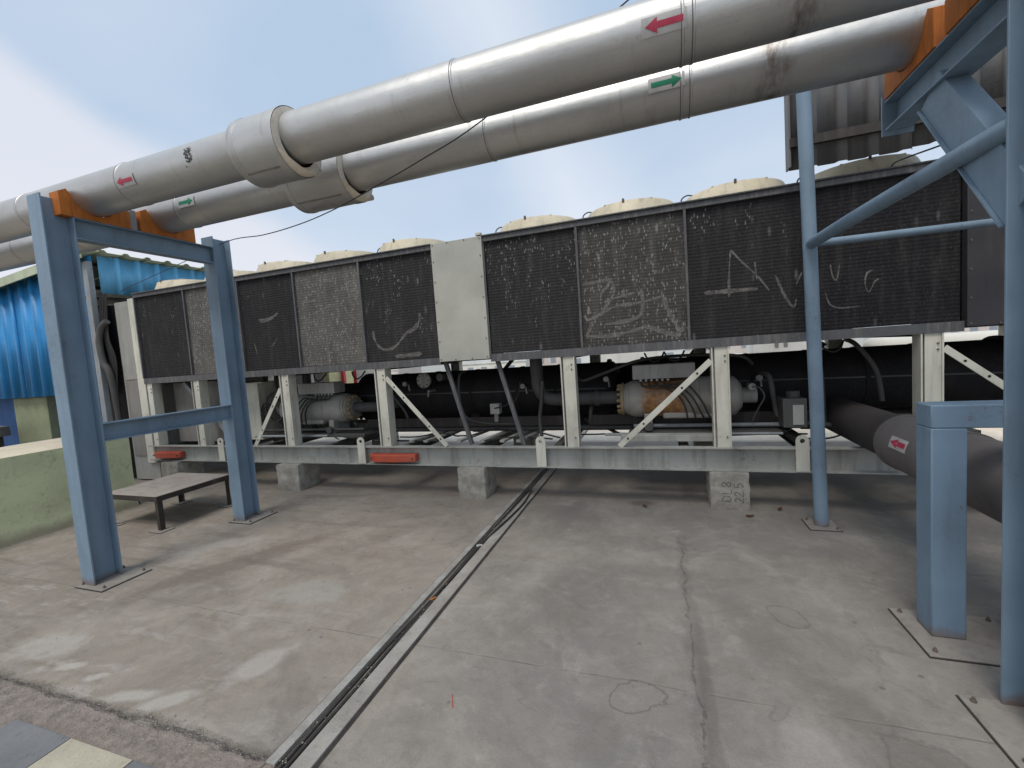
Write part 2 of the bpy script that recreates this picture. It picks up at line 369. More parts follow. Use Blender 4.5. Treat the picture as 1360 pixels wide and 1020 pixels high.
    c = k.mix(k.math('MULTIPLY', k.math('MULTIPLY', edge, k.ramp(k.noise(8, 5, .7), .36, .6, .15, 1)), .65), c, (.075, .062, .052))
    far = k.ramp(y, 7.3, 7.5)  # sunlit, blown-out floor beyond the machine, painted in as pale cream
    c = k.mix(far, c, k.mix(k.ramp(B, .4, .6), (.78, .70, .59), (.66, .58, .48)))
    k.col(c)
    h = k.math('ADD', k.math('MULTIPLY', Cc, .5), k.math('ADD', k.math('MULTIPLY', D, .22), k.math('MULTIPLY', jj, -1.2)))
    h = k.math('ADD', h, k.math('MULTIPLY', k.math('MULTIPLY', strip, k.noise(22, 6, .75)), 2.0))
    h = k.math('ADD', h, k.math('MULTIPLY', edge, -1.6))
    k.bump(h, .8, .012)
    k.rough(k.ramp(A, .35, .65, .92, .72))
    return k.m
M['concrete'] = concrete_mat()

def simple_concrete(name, c1, c2, sc=6):
    k = NT(name, .88, 0, .3)
    a = k.noise(sc, 6, .65); d = k.noise(sc * 9, 4, .7)
    c = k.mix(k.ramp(a, .36, .62), c1, c2)
    c = k.mix(k.ramp(d, .58, .72, 0, .6), c, tuple(v * .45 for v in c1))
    k.col(c); k.bump(k.math('ADD', a, k.math('MULTIPLY', d, .7)), .6, .012)
    return k.m
M['block'] = simple_concrete('cast_block_concrete', (.42, .40, .35), (.25, .235, .205), 8)
M['strip'] = simple_concrete('dusty_metal_strip', (.36, .35, .325), (.24, .23, .21), 5)
M['strip_b'] = simple_concrete('dusty_grey_edging', (.35, .33, .30), (.25, .23, .205), 4)
M['dirt_and_tone'] = simple_concrete('channel_dirt', (.23, .205, .175), (.13, .115, .098), 14)
M['gap_dark'] = simple_concrete('dark_gap_tone', (.06, .052, .045), (.035, .03, .027), 14)
M['tile_grey'] = simple_concrete('grey_tile', (.20, .205, .21), (.155, .158, .163), 2)
M['tile_cream'] = simple_concrete('cream_tile', (.47, .43, .33), (.37, .335, .26), 3)
M['pillar'] = simple_concrete('olive_plaster', (.30, .32, .20), (.24, .26, .165), 2)
M['city'] = simple_concrete('city_ground', (.40, .39, .36), (.30, .31, .27), .02)
M['leaf'] = simple_concrete('dry_leaf', (.16, .07, .035), (.09, .045, .025), 60)

# ---------------------------------------------------------------- mesh tools
class MB:
    def __init__(s): s.v = []; s.f = []; s.sm = []
    def add(s, vs, fs, smooth=False):
        o = len(s.v); s.v += [Vector(v) for v in vs]
        s.f += [tuple(i + o for i in f) for f in fs]; s.sm += [smooth] * len(fs)
        return s
    def box(s, x0, x1, y0, y1, z0, z1):
        vs = [(x, y, z) for z in (z0, z1) for y in (y0, y1) for x in (x0, x1)]
        return s.add(vs, [(0, 2, 3, 1), (4, 5, 7, 6), (0, 1, 5, 4), (2, 6, 7, 3), (0, 4, 6, 2), (1, 3, 7, 5)])
    def bar(s, p0, p1, u, hu, hv):
        """box from p0 to p1; half size hu along u, hv across"""
        p0, p1 = Vector(p0), Vector(p1); a = (p1 - p0).normalized(); u = Vector(u); u = (u - a * u.dot(a)).normalized(); v = a.cross(u)
        vs = [p + u * su * hu + v * sv * hv for p in (p0, p1) for su in (-1, 1) for sv in (-1, 1)]
        return s.add(vs, [(0, 1, 3, 2), (4, 6, 7, 5), (0, 4, 5, 1), (2, 3, 7, 6), (0, 2, 6, 4), (1, 5, 7, 3)])
    def ibeam(s, p0, p1, u, h, wd, tf=.012, tw=.008):
        """I section: web height h along u, flange width wd"""
        p0, p1 = Vector(p0), Vector(p1); a = (p1 - p0).normalized(); u = Vector(u); u = (u - a * u.dot(a)).normalized()
        for sg in (-1, 1):
            o = u * sg * (h / 2 - tf / 2); s.bar(p0 + o, p1 + o, u, tf / 2, wd / 2)
        return s.bar(p0, p1, u, h / 2 - tf, tw / 2)
    def channel(s, p0, p1, u, h, v, wd, tf=.010, tw=.008):
        """C section: web height h along u, flanges stick out wd towards v"""
        p0, p1, v = Vector(p0), Vector(p1), Vector(v).normalized(); a = (p1 - p0).normalized(); u = Vector(u); u = (u - a * u.dot(a)).normalized()
        s.bar(p0, p1, u, h / 2, tw / 2)
        for sg in (-1, 1):
            o = u * sg * (h / 2 - tf / 2) + v * (wd / 2 + tw / 4)
            s.bar(p0 + o, p1 + o, u, tf / 2, wd / 2 - tw / 4)
        return s
    def cyl(s, p0, p1, r, seg=24, r2=None, cap=True, r_in=None):
        p0, p1 = Vector(p0), Vector(p1); a = (p1 - p0).normalized(); r2 = r if r2 is None else r2
        t = Vector((0, 0, 1)) if abs(a.z) < .9 else Vector((1, 0, 0)); u = a.cross(t).normalized(); v = a.cross(u)
        def ring(p, rr): return [p + (u * math.cos(2 * math.pi * i / seg) + v * math.sin(2 * math.pi * i / seg)) * rr for i in range(seg)]
        vs = ring(p0, r) + ring(p1, r2)
        s.add(vs, [(i, (i + 1) % seg, seg + (i + 1) % seg, seg + i) for i in range(seg)], True)
        if r_in:
            s.add(ring(p0, r_in) + ring(p1, r_in), [(i, seg + i, seg + (i + 1) % seg, (i + 1) % seg) for i in range(seg)], True)
            for p, ro in ((p0, r), (p1, r2)):
                s.add(ring(p, ro) + ring(p, r_in), [(i, (i + 1) % seg, seg + (i + 1) % seg, seg + i) for i in range(seg)])
        elif cap:
            s.add(ring(p0, r), [tuple(range(seg))[::-1]]); s.add(ring(p1, r2), [tuple(range(seg))])
        return s
    def tube(s, pts, r, seg=10, steps=1):
        pts = [Vector(p) for p in pts]
        if steps > 1 and len(pts) > 2:
            q = []
            for i in range(len(pts) - 1):
                p0, p1, p2, p3 = pts[max(i - 1, 0)], pts[i], pts[i + 1], pts[min(i + 2, len(pts) - 1)]
                for j in range(steps):
                    t = j / steps
                    q.append(.5 * ((2 * p1) + (p2 - p0) * t + (2 * p0 - 5 * p1 + 4 * p2 - p3) * t * t + (3 * p1 - p0 - 3 * p2 + p3) * t ** 3))
            q.append(pts[-1]); pts = q
        vs, n = [], len(pts); up = None
        for i, p in enumerate(pts):
            a = (pts[min(i + 1, n - 1)] - pts[max(i - 1, 0)]).normalized()
            if up is None: up = Vector((0, 0, 1)) if abs(a.z) < .9 else Vector((1, 0, 0))
            u = (up - a * up.dot(a)).normalized(); up = u; v = a.cross(u)
            vs += [p + (u * math.cos(2 * math.pi * j / seg) + v * math.sin(2 * math.pi * j / seg)) * r for j in range(seg)]
        fs = [(i * seg + j, i * seg + (j + 1) % seg, (i + 1) * seg + (j + 1) % seg, (i + 1) * seg + j) for i in range(n - 1) for j in range(seg)]
        s.add(vs, fs, True); s.add(vs[:seg], [tuple(range(seg))[::-1]]); s.add(vs[-seg:], [tuple(range(seg))])
        return s
    def lathe(s, c, prof, seg=40, axis='Z'):
        """prof: (radius, height) pairs"""
        c = Vector(c); vs = []
        for r, h in prof:
            for i in range(seg):
                t = 2 * math.pi * i / seg
                vs.append(c + (Vector((r * math.cos(t), r * math.sin(t), h)) if axis == 'Z' else Vector((h, r * math.cos(t), r * math.sin(t)))))
        fs = [(i * seg + j, i * seg + (j + 1) % seg, (i + 1) * seg + (j + 1) % seg, (i + 1) * seg + j) for i in range(len(prof) - 1) for j in range(seg)]
        return s.add(vs, fs, True)
    def prism(s, poly, axis, a0, a1):
        """poly in the plane normal to the axis, extruded from a0 to a1"""
        def P(q, a): return {'X': (a, q[0], q[1]), 'Y': (q[0], a, q[1]), 'Z': (q[0], q[1], a)}[axis]
        n = len(poly); s.add([P(q, a0) for q in poly] + [P(q, a1) for q in poly], [(i, (i + 1) % n, n + (i + 1) % n, n + i) for i in range(n)] + [tuple(range(n))[::-1], tuple(range(n, 2 * n))])
        return s
    def build(s, name, mat, parent=None, bevel=0, at=None, fixn=True):
        lo = Vector([min(v[i] for v in s.v) for i in range(3)]); hi = Vector([max(v[i] for v in s.v) for i in range(3)])
        c = Vector(at) if at is not None else ((lo + hi) / 2 if parent else Vector(((lo.x + hi.x) / 2, (lo.y + hi.y) / 2, lo.z)))
        me = bpy.data.meshes.new(name); me.from_pydata([v - c for v in s.v], [], s.f)
        if fixn:
            bm = bmesh.new(); bm.from_mesh(me)
            bm.faces.ensure_lookup_table()
            for fc, sm in zip(bm.faces, s.sm): fc.smooth = sm
            bmesh.ops.remove_doubles(bm, verts=bm.verts, dist=1e-5)
            bmesh.ops.recalc_face_normals(bm, faces=bm.faces); bm.to_mesh(me); bm.free()
        me.materials.append(M[mat] if isinstance(mat, str) else mat)
        me.polygons.foreach_set('use_smooth', [True] * len(me.polygons)); me.set_sharp_from_angle(angle=R(38))
        o = bpy.data.objects.new(name, me); COL.objects.link(o)
        o['_w'] = list(c)
        if parent is not None:
            o.parent = parent; o.location = c - Vector(parent['_w'])
        else: o.location = c
        if bevel:
            b = o.modifiers.new('bevel', 'BEVEL'); b.width = bevel; b.segments = 2; b.limit_method = 'ANGLE'; b.angle_limit = R(40)
        return o

def thing(name, label, cat, loc, group=None):
    o = bpy.data.objects.new(name, None); COL.objects.link(o); o.location = loc; o['_w'] = list(loc)
    o['label'] = label; o['category'] = cat; o.empty_display_size = .2
    if group: o['group'] = group
    return o
def tag(o, label, cat, group=None):
    o['label'] = label; o['category'] = cat
    if group: o['group'] = group
    return o
def structure(o): o['kind'] = 'structure'; return o

def wrap(xc, yc, zc, r, x, s_):
    """point on a pipe that runs along X: s_ = arc length up from the side that faces -Y"""
    t = s_ / r
    return Vector((x, yc - r * math.cos(t), zc + r * math.sin(t)))
def wrap_poly(mb, yc, zc, r, poly, n=8):
    """flat polygon (x, arc) laid on the pipe in thin strips"""
    # polygons here are made of convex quads; subdivide in arc
    (xa0, xa1, s0), (xb0, xb1, s1) = poly
    vs = []
    for i in range(n + 1):
        t = i / n
        vs += [wrap(0, yc, zc, r, xa0 + (xb0 - xa0) * t, s0 + (s1 - s0) * t), wrap(0, yc, zc, r, xa1 + (xb1 - xa1) * t, s0 + (s1 - s0) * t)]
    mb.add(vs, [(2 * i, 2 * i + 1, 2 * i + 3, 2 * i + 2) for i in range(n)], True)

# ================================================================= GROUND
fl = MB()
X0, X1, Y0_, Y1_ = -26.0, 16.0, -9.0, 15.0
TL0, TL1, TB1 = -1.545, -1.472, -.016
prof = [(X0, 0), (TL0, 0), (TL0, TB1), (TL1, TB1), (TL1, 0), (X1, 0)]
ys = [Y0_, 1.10, Y1_]
# the slab is cut where the cable channel runs (from the walkway to the back)
def sheet(xa, xb, ya, yb, z): fl.add([(xa, ya, z), (xb, ya, z), (xb, yb, z), (xa, yb, z)], [(0, 1, 2, 3)])
CH0, CH1 = 1.16, 9.0
sheet(X0, TL0, Y0_, Y1_, 0); sheet(TL1, X1, Y0_, Y1_, 0); sheet(TL0, TL1, Y0_, CH0, 0); sheet(TL0, TL1, CH1, Y1_, 0)
fl.add([(TL0, CH0, 0), (TL0, CH1, 0), (TL0, CH1, TB1), (TL0, CH0, TB1)], [(0, 1, 2, 3)])
fl.add([(TL1, CH0, 0), (TL1, CH1, 0), (TL1, CH1, TB1), (TL1, CH0, TB1)], [(3, 2, 1, 0)])
fl.add([(TL0, CH0, 0), (TL1, CH0, 0), (TL1, CH0, TB1), (TL0, CH0, TB1)], [(3, 2, 1, 0)])
fl.add([(TL0, CH1, 0), (TL1, CH1, 0), (TL1, CH1, TB1), (TL0, CH1, TB1)], [(0, 1, 2, 3)])
# slab edges down to the city
fl.add([(X0, Y1_, 0), (X1, Y1_, 0), (X1, Y1_, -14.9), (X0, Y1_, -14.9)], [(0, 1, 2, 3)])
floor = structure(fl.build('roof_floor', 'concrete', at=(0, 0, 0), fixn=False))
tr = MB(); tr.add([(TL0 + .001, CH0, TB1 + .004), (TL1 - .001, CH0, TB1 + .004), (TL1 - .001, CH1, TB1 + .004), (TL0 + .001, CH1, TB1 + .004)], [(0, 1, 2, 3)])
tr.build('channel_bed', 'dirt_and_tone', floor)
MB().box(-1.592, TL0 - .001, 1.22, 9.0, .0, .011).build('edging_strip', 'strip', floor, .002)
MB().box(TL1 + .001, -1.385, 1.17, 9.0, .0, .013).build('edging_strip', 'strip_b', floor, .002)
g = MB(); g.add([(-1.384, 1.17, .003), (-1.366, 1.17, .003), (-1.370, 9, .003), (-1.384, 9, .003)], [(0, 1, 2, 3)]); g.build('strip_gap', 'gap_dark', floor)
g = MB(); g.add([(-1.604, 1.2, .003), (-1.593, 1.2, .003), (-1.593, 9, .003), (-1.600, 9, .003)], [(0, 1, 2, 3)]); g.build('strip_gap', 'dirt_and_tone', floor)
# tiles of the walkway
tw, td = .425, .425
for i in range(-1, 8):
    for j in range(4):
        xa = -2.592 + i * tw; yb = 1.085 - j * td
        z = .006 + random.uniform(0, .003)
        MB().box(xa + .003, xa + tw - .003, yb - td + .003, yb - .003, -.01, z).build('tile', 'tile_grey' if (i + j) % 2 else 'tile_cream', floor, .002)

# city far below and beyond
cg = MB(); cg.add([(-3000, -3000, -15), (3000, -3000, -15), (3000, 3000, -15), (-3000, 3000, -15)], [(0, 1, 2, 3)])
structure(cg.build('city_ground', 'city', at=(0, 0, -15)))

# parapet at the far edge
tag(MB().box(-26, 16, 14.6, 14.82, 0.0, 1.02).build('parapet_wall', 'white_wall', bevel=.01), 'long pale parapet wall along the far edge of the roof behind the machine', 'wall')

# ================================================================= CABLES IN THE CHANNEL
def cable(name, pts, r, label, mat='cable', steps=6, cat='cable', group=None, seg=8):
    return tag(MB().tube(pts, r, seg, steps).build(name, mat), label, cat, group)
cable('power_cable', [(-1.50, 1.2, -.004), (-1.495, 1.8, -.004), (-1.51, 2.4, -.004), (-1.495, 2.9, -.002), (-1.49, 3.3, .004), (-1.455, 3.6, .022), (-1.425, 3.95, .023), (-1.415, 4.25, .023), (-1.44, 4.6, .023), (-1.49, 5.2, .006), (-1.50, 8.8, -.003)], .0095, 'black cable that loops out of the floor channel near the machine', steps=8)
cable('power_cable', [(-1.525, 1.22, -.006), (-1.53, 1.9, -.006), (-1.515, 2.6, -.006), (-1.53, 3.3, -.006), (-1.515, 4.1, -.006), (-1.49, 5.5, -.006), (-1.49, 8.8, -.006)], .006, 'thin dark cable lying straight in the bottom of the floor channel')
cable('power_cable', [(-1.50, 1.25, -.007), (-1.49, 1.8, -.007), (-1.505, 2.6, -.007), (-1.52, 3.0, -.007), (-1.525, 3.6, -.007), (-1.53, 6.5, -.007)], .005, 'slender grey cable drifting from one side of the floor channel to the other', 'grey_pipe')

# ================================================================= CONCRETE BLOCKS
def rough_block(x0, x1, y0, y1, h, label, rot=0.0, seed=0):
    bm = bmesh.new(); bmesh.ops.create_cube(bm, size=1)
    bmesh.ops.subdivide_edges(bm, edges=bm.edges, cuts=9, use_grid_fill=True)
    sx, sy = x1 - x0, y1 - y0
    rnd = random.Random(seed)
    for v in bm.verts:
        p = v.co.copy()
        # round the edges a little and roughen
        e = sorted((abs(p.x), abs(p.y), abs(p.z)))[1]
        k = 1 - .030 * max(0, (e - .38) / .12) * (1 + .8 * mnoise.noise(Vector((p.x * 5 + seed, p.y * 5, p.z * 5))))
        q = Vector((p.x * sx * k, p.y * sy * k, (p.z * (k if p.z > -.49 else 1) + .5) * h))
        n_ = mnoise.noise(Vector((p.x * 4 + seed * 3, p.y * 4, p.z * 4))) * .008 + mnoise.noise(Vector((p.x * 13, p.y * 13 + seed, p.z * 13))) * .004
        q += Vector((p.x, p.y, 0)) * n_ * 2
        v.co = q
    me = bpy.data.meshes.new('concrete_block'); bm.to_mesh(me); bm.free(); me.materials.append(M['block'])
    o = bpy.data.objects.new('concrete_block', me); COL.objects.link(o); o.location = ((x0 + x1) / 2, (y0 + y1) / 2, 0); o.rotation_euler.z = rot
    o['_w'] = list(o.location)
    me.polygons.foreach_set('use_smooth', [True] * len(me.polygons)); me.set_sharp_from_angle(angle=R(35))
    return tag(o, label, 'block', 'concrete blocks under the machine frame')
BH = .352
rough_block(-7.12, -6.75, 4.36, 4.75, BH, 'small pale concrete block under the frame end behind the low steel bench', 0, 1)
b1 = rough_block(-4.86, -4.50, 4.34, 4.74, BH, 'pitted concrete block under the machine beside the foot of the blue frame', R(2), 2)
b2 = rough_block(-2.225, -1.885, 4.37, 4.72, BH, 'concrete block standing just beside the cable channel under the machine', R(-1), 3)
b3 = rough_block(.395, .735, 4.37, 4.74, BH, 'concrete block with hand written numbers under the frame', 0, 4)
rough_block(3.1, 3.45, 4.37, 4.74, BH, 'concrete block under the far end of the frame near the lagged floor pipe', 0, 5)
for i, x in enumerate((-7.1, -4.85, -2.22, .4, 3.1)):
    o = rough_block(x, x + .34, 6.35, 6.7, BH, 'concrete block under the shaded rear beam, ' + ('behind the low steel bench', 'behind the pitted block', 'behind the block beside the cable channel', 'behind the numbered block', 'near the lagged floor pipe')[i], 0, 8 + i)
# hand written marks, read upwards
def text_part(body, size, loc, rot, parent, mat, name='written_number'):
    cu = bpy.data.curves.new(name, 'FONT'); cu.body = body; cu.size = size; cu.extrude = .0006; cu.space_character = 1.15; cu.shear = .15
    o = bpy.data.objects.new(name, cu); COL.objects.link(o)
    bpy.context.view_layer.update()
    me = bpy.data.meshes.new_from_object(o); bpy.data.objects.remove(o)
    o = bpy.data.objects.new(name, me); COL.objects.link(o); me.materials.clear(); me.materials.append(M[mat])
    o.parent = parent; o.location = Vector(loc) - Vector(parent['_w']); o.rotation_euler = rot
    return o
def stroke_part(name, strokes, width, depth, place, mat, parent, wob=.0):
    """flat pen strokes: polylines in 2D mapped by place(a, b) with a thin raised ribbon"""
    mb = MB()
    for st in strokes:
        pts = [Vector((a, b)) for a, b in st]
        q = []
        for i in range(len(pts) - 1):
            p0, p1, p2, p3 = pts[max(i - 1, 0)], pts[i], pts[i + 1], pts[min(i + 2, len(pts) - 1)]
            for j in range(6):
                t = j / 6
                q.append(.5 * ((2 * p1) + (p2 - p0) * t + (2 * p0 - 5 * p1 + 4 * p2 - p3) * t * t + (3 * p1 - p0 - 3 * p2 + p3) * t ** 3))
        q.append(pts[-1]); vs = []; n = len(q)
        for i, p in enumerate(q):
            a = q[min(i + 1, n - 1)] - q[max(i - 1, 0)]
            a = a.normalized() if a.length > 1e-9 else Vector((1, 0)); nn = Vector((-a.y, a.x))
            wd = width * (1 + wob * mnoise.noise(Vector((p.x * 9, p.y * 9, 0)))) * (.35 if i in (0, n - 1) else 1)
            for sg in (-1, 1):
                c_ = p + nn * sg * wd / 2; vs.append(place(c_.x, c_.y))
        mb.add(vs, [(2 * i, 2 * i + 1, 2 * i + 3, 2 * i + 2) for i in range(n - 1)])
    o = mb.build(name, mat, parent, fixn=False); return o
def face_b3(a, b): return Vector((a, 4.3645, b))
# "DL8" and "22.5" turned a quarter, as scrawled with a marker
def turn(st, x, z, s):   # glyph coordinates (u along writing = up, v = glyph up = towards -x)
    return [[(x - v * s, z + u * s) for u, v in g_] for g_ in st]
G_D = [[(0, 0), (0, 1)], [(0, 1), (.5, .85), (.62, .45), (.45, .1), (0, 0)]]
G_L = [[(0, 1), (0, 0), (.55, .03)]]
G_8 = [[(.3, .5), (.02, .75), (.3, 1), (.56, .75), (.3, .5), (0, .22), (.3, 0), (.6, .22), (.3, .5)]]
G_2 = [[(.02, .75), (.28, 1), (.55, .75), (.3, .4), (0, 0), (.6, .03)]]
G_5 = [[(.55, 1), (.1, .98), (.08, .58), (.4, .6), (.55, .3), (.3, 0), (.02, .1)]]
G_dot = [[(0, 0), (.08, .03)]]
def word(gl, x, z, s, adv=.85):
    out = []
    for g_, a_ in gl:
        out += turn(g_, x, z, s); z += a_ * s
    return out
stroke_part('written_number', word([(G_D, .95), (G_L, .85), (G_8, .9)], .573, .09, .075), .0042, 0, face_b3, 'marker', b3)
stroke_part('written_number', word([(G_2, .8), (G_2, .8), (G_dot, .3), (G_5, .9)], .675, .08, .072), .0042, 0, face_b3, 'marker', b3)

# ================================================================= THE CHILLER
CH = thing('air_cooled_chiller', 'long dark air cooled chiller with a row of cream fans standing on concrete blocks', 'chiller', (-1.7, 5.5, .352))
FY, BY = 4.42, 6.62                      # front and back faces
XL, XR = -7.35, 3.9
Z0, Z1 = .354, .578
def part(mb, name, mat, parent=None, bevel=0): return mb.build(name, mat, parent or CH, bevel)
# base beams
fb = part(MB().channel((XL - .08, FY + .075, (Z0 + Z1) / 2), (XR, FY + .075, (Z0 + Z1) / 2), (0, 0, 1), Z1 - Z0, (0, -1, 0), .075, .012, .010), 'base_beam', 'beam_grey')
part(MB().channel((XL - .08, BY - .075, (Z0 + Z1) / 2), (XR, BY - .075, (Z0 + Z1) / 2), (0, 0, 1), Z1 - Z0, (0, 1, 0), .075, .012, .010), 'base_beam', 'beam_grey')
for x in (-7.2, -6.2, -5.3, -4.2, -3.0, -2.0, -1.1, .2, 1.3, 2.4, 3.6):
    part(MB().ibeam((x, FY + .081, .50), (x, BY - .081, .50), (0, 0, 1), .12, .08), 'cross_beam', 'grey_pipe')
# lifting lugs: plates with an eye, standing on the front beam
def lug(x):
    mb = MB(); n = 12; z_t = .645; wd = .052; rr = .020
    outer = [(x + wd * math.cos(math.pi * i / n), z_t + wd * math.sin(math.pi * i / n)) for i in range(n + 1)] + [(x - wd * .9, Z0 + .014), (x + wd * .9, Z0 + .014)]
    # plate with a hole: front and back rings bridged to the eye
    N = 28; ring_o, ring_i = [], []
    import math as _m
    for i in range(N):
        a = 2 * math.pi * i / N; dx, dz = math.cos(a), math.sin(a)
        if dz >= 0: po = (x + wd * dx, z_t + wd * dz)
        else:
            t = min(wd / max(abs(dx), 1e-6), (z_t - Z0 - .014) / -dz); po = (x + dx * t, z_t + dz * t)
        ring_o.append(po); ring_i.append((x + rr * dx, z_t + rr * dz))
    # exact bottom corners
    for cx in (-wd, wd):
        j = min(range(N), key=lambda i: (ring_o[i][0] - (x + cx)) ** 2 + (ring_o[i][1] - Z0 - .014) ** 2); ring_o[j] = (x + cx, Z0 + .014)
    ya, yb = FY - .012, FY + .0
    vs = [(p[0], y, p[1]) for y in (ya, yb) for p in ring_o + ring_i]
    fs = []
    for i in range(N):
        k = (i + 1) % N
        fs += [(i, k, N + k, N + i), (2 * N + i, 3 * N + i, 3 * N + k, 2 * N + k), (i, 2 * N + i, 2 * N + k, k), (N + i, N + k, 3 * N + k, 3 * N + i)]
    mb.add(vs, fs)
    mb.box(x - .006, x + .006, FY + .001, FY + .066, Z0 + .02, Z1 - .02)
    part(mb, 'lifting_lug', 'cream_steel')
for x in (-5.90, -3.53, -1.235, 1.165, 3.3): lug(x)
# faded red fork pocket guards
def red_bar(x0, x1):
    z0, z1 = .405, .49
    mb = MB(); yf = FY - .075
    mb.prism([(x0, FY + .06), (x0 + .0, FY - .02), (x0 + .12, yf), (x1 - .24, yf), (x1 - .0, FY - .02), (x1, FY + .06)], 'Z', z0, z1)
    o = part(mb, 'red_guard', 'red', None, .006)
    for x in (x0 + .035, x1 - .035):
        MB().cyl((x, FY - .01, .447), (x, FY - .062, .447), .009, 8).build('bolt', 'bolt', o)
red_bar(-7.28, -6.74); red_bar(-3.41, -2.77)
# posts
def post(x, wd=.15, y=FY + .075, sgn=-1, z1=1.53):
    o = part(MB().ibeam((x, y, Z1), (x, y, z1), (1, 0, 0), wd, .13, .012, .010), 'post', 'cream_steel')
    # stiffening plate that fills the web face towards the outside
    MB().box(x - wd / 2 + .03, x + wd / 2 - .0125, y + sgn * .050 - .004, y + sgn * .050 + .004, Z1 + .001, z1 - .001).build('web_plate', 'cream_steel', o)
    if sgn < 0:
        for z in (z1 - .09, z1 - .14, Z1 + .1):
            MB().cyl((x + wd / 2 - .035, y - .052, z), (x + wd / 2 - .035, y - .064, z), .008, 8).build('bolt', 'bolt', o)
PX = [-7.27, -6.29, -4.66, -3.18, -.90, .53, 2.09, 3.8]
for x in PX: post(x); post(x, .15, BY - .075, 1)
# flat diagonal ties with bolt holes
def brace(xa, za, xb, zb, wd=.055, y=FY + .02, mat='cream_steel', holes=True):
    a = Vector((xa, y, za)); b = Vector((xb, y, zb)); d = (b - a)
    o = part(MB().bar(a, b, (0, 1, 0), .005, wd / 2), 'diagonal_brace', mat, None, .002)
    if holes:
        for t in (.14, .30, .72, .90):
            p = a + d * t; MB().cyl(p + Vector((0, -.005, 0)), p + Vector((0, -.0065, 0)), .011, 10).build('bolt_hole', 'black', o)
            p2 = p + Vector((0, -.0066, 0))
brace(.452, 1.40, -.42, .585); brace(-4.74, 1.34, -5.28, .585); brace(-3.10, 1.41, -2.36, .585)
brace(2.17, 1.40, 3.1, .585)
for xa, za, xb, zb in ((-2.335, 1.55, -2.08, .585), (-1.70, 1.55, -1.45, .585)):
    part(MB().bar((xa, FY + .10, za), (xb, FY + .10, zb), (0, 1, 0), .02, .022), 'diagonal_brace', 'rail_grey')
part(MB().bar((-6.85, FY + .25, 1.5), (-5.95, FY + .25, .60), (0, 1, 0), .02, .028), 'diagonal_brace', 'post_grey')
for xa, za, xb, zb in ((-2.2, 1.5, -3.1, .6), (-.2, .585, .5, 1.5), (-5.2, .585, -4.7, 1.4), (2.0, 1.45, 1.2, .6)):
    part(MB().bar((xa, BY - .06, za), (xb, BY - .06, zb), (0, 1, 0), .005, .03), 'diagonal_brace', 'grey_pipe')

# upper body: rails, dividers, coils, blank panels
def rails(x0, x1, y, s):
    o = part(MB().channel((x0, y + s * -.0 + .010 * -s, 1.563), (x1, y + .010 * -s, 1.563), (0, 0, 1), .082, (0, -s, 0), .09), 'bottom_rail', 'rail_grey')
    top = MB(); top.box(x0, x1, min(y, y - s * .10), max(y, y - s * .10), 2.805, 2.856)
    top.box(x0, x1, min(y + s * .018, y - s * .10), max(y + s * .018, y - s * .10), 2.857, 2.870)
    o2 = part(top, 'top_rail', 'rail_grey', None, .002)
    return o, o2
def rivets(x0, x1, z, y, parent, step=.24, r=.006, mat='bolt'):
    n = max(1, int((x1 - x0) / step))
    for i in range(n + 1):
        x = x0 + (x1 - x0) * i / n
        MB().cyl((x, y, z), (x, y - .004, z), r, 8).build('screw', mat, parent)
for xa, xb in ((XL, -2.345), (-1.735, 2.29)):
    o, o2 = rails(xa, xb, FY, -1); rivets(xa + .06, xb - .06, 1.575, FY - .014 + .0, o, .5)
rails(2.89, XR, FY, -1)
rails(XL, XR, BY, 1)
segs = [(-7.35, -6.315), (-6.315, -5.30), (-5.30, -4.345), (-4.345, -3.345), (-3.345, -2.345), None, (-1.735, -.735), (-.735, .275), (.275, 1.24), (1.24, 2.29), None, (2.89, 3.9)]
mats = ['coil_dark', 'coil_dusty', 'coil_dark', 'coil_dusty', 'coil_dark2', None, 'coil_dark2', 'coil_mid', 'coil_dark', 'coil_right', None, 'coil_right']
coils = []
for sg, mt in zip(segs, mats):
    if not sg: coils.append(None); continue
    a, b = sg
    c_ = part(MB().box(a + .012, b - .012, FY + .035, FY + .12, 1.606, 2.803), 'coil_panel', mt); coils.append(c_)
    # fin packs: thin proud header strips top and bottom
    part(MB().box(a + .012, b - .012, BY - .12, BY - .035, 1.606, 2.803), 'coil_panel', 'coil_dark')
for x in (-6.315, -5.30, -4.345, -3.345, -.735, .275, 1.24):
    part(MB().box(x - .0115, x + .0115, FY + .003, FY + .07, 1.6055, 2.804), 'panel_divider', 'rail_grey', None, .002)
part(MB().box(XL - .012, XL + .0115, FY + .003, FY + .07, 1.6055, 2.804), 'panel_divider', 'rail_grey', None, .002)
# blank panels
def blank(a, b, mat):
    o = part(MB().box(a, b, FY - .022, FY + .05, 1.556, 2.862), 'blank_panel', mat, None, .003)
    for x in (a + .022, b - .022):
        for z in (1.58, 1.78, 2.0, 2.22, 2.44, 2.66, 2.84):
            MB().cyl((x, FY - .022, z), (x, FY - .027, z), .0075, 8).build('screw', 'bolt', o)
    for x in (a + (b - a) / 3, a + 2 * (b - a) / 3):
        for z in (1.572, 2.848):
            MB().cyl((x, FY - .022, z), (x, FY - .027, z), .0075, 8).build('screw', 'bolt', o)
blank(-2.343, -1.737, 'white_panel'); blank(2.292, 2.888, 'end_dark')
# little lifting clips at the panel corner
part(MB().box(-1.80, -1.74, FY - .03, FY + .03, 2.872, 2.90), 'corner_clip', 'cream_steel', None, .003)
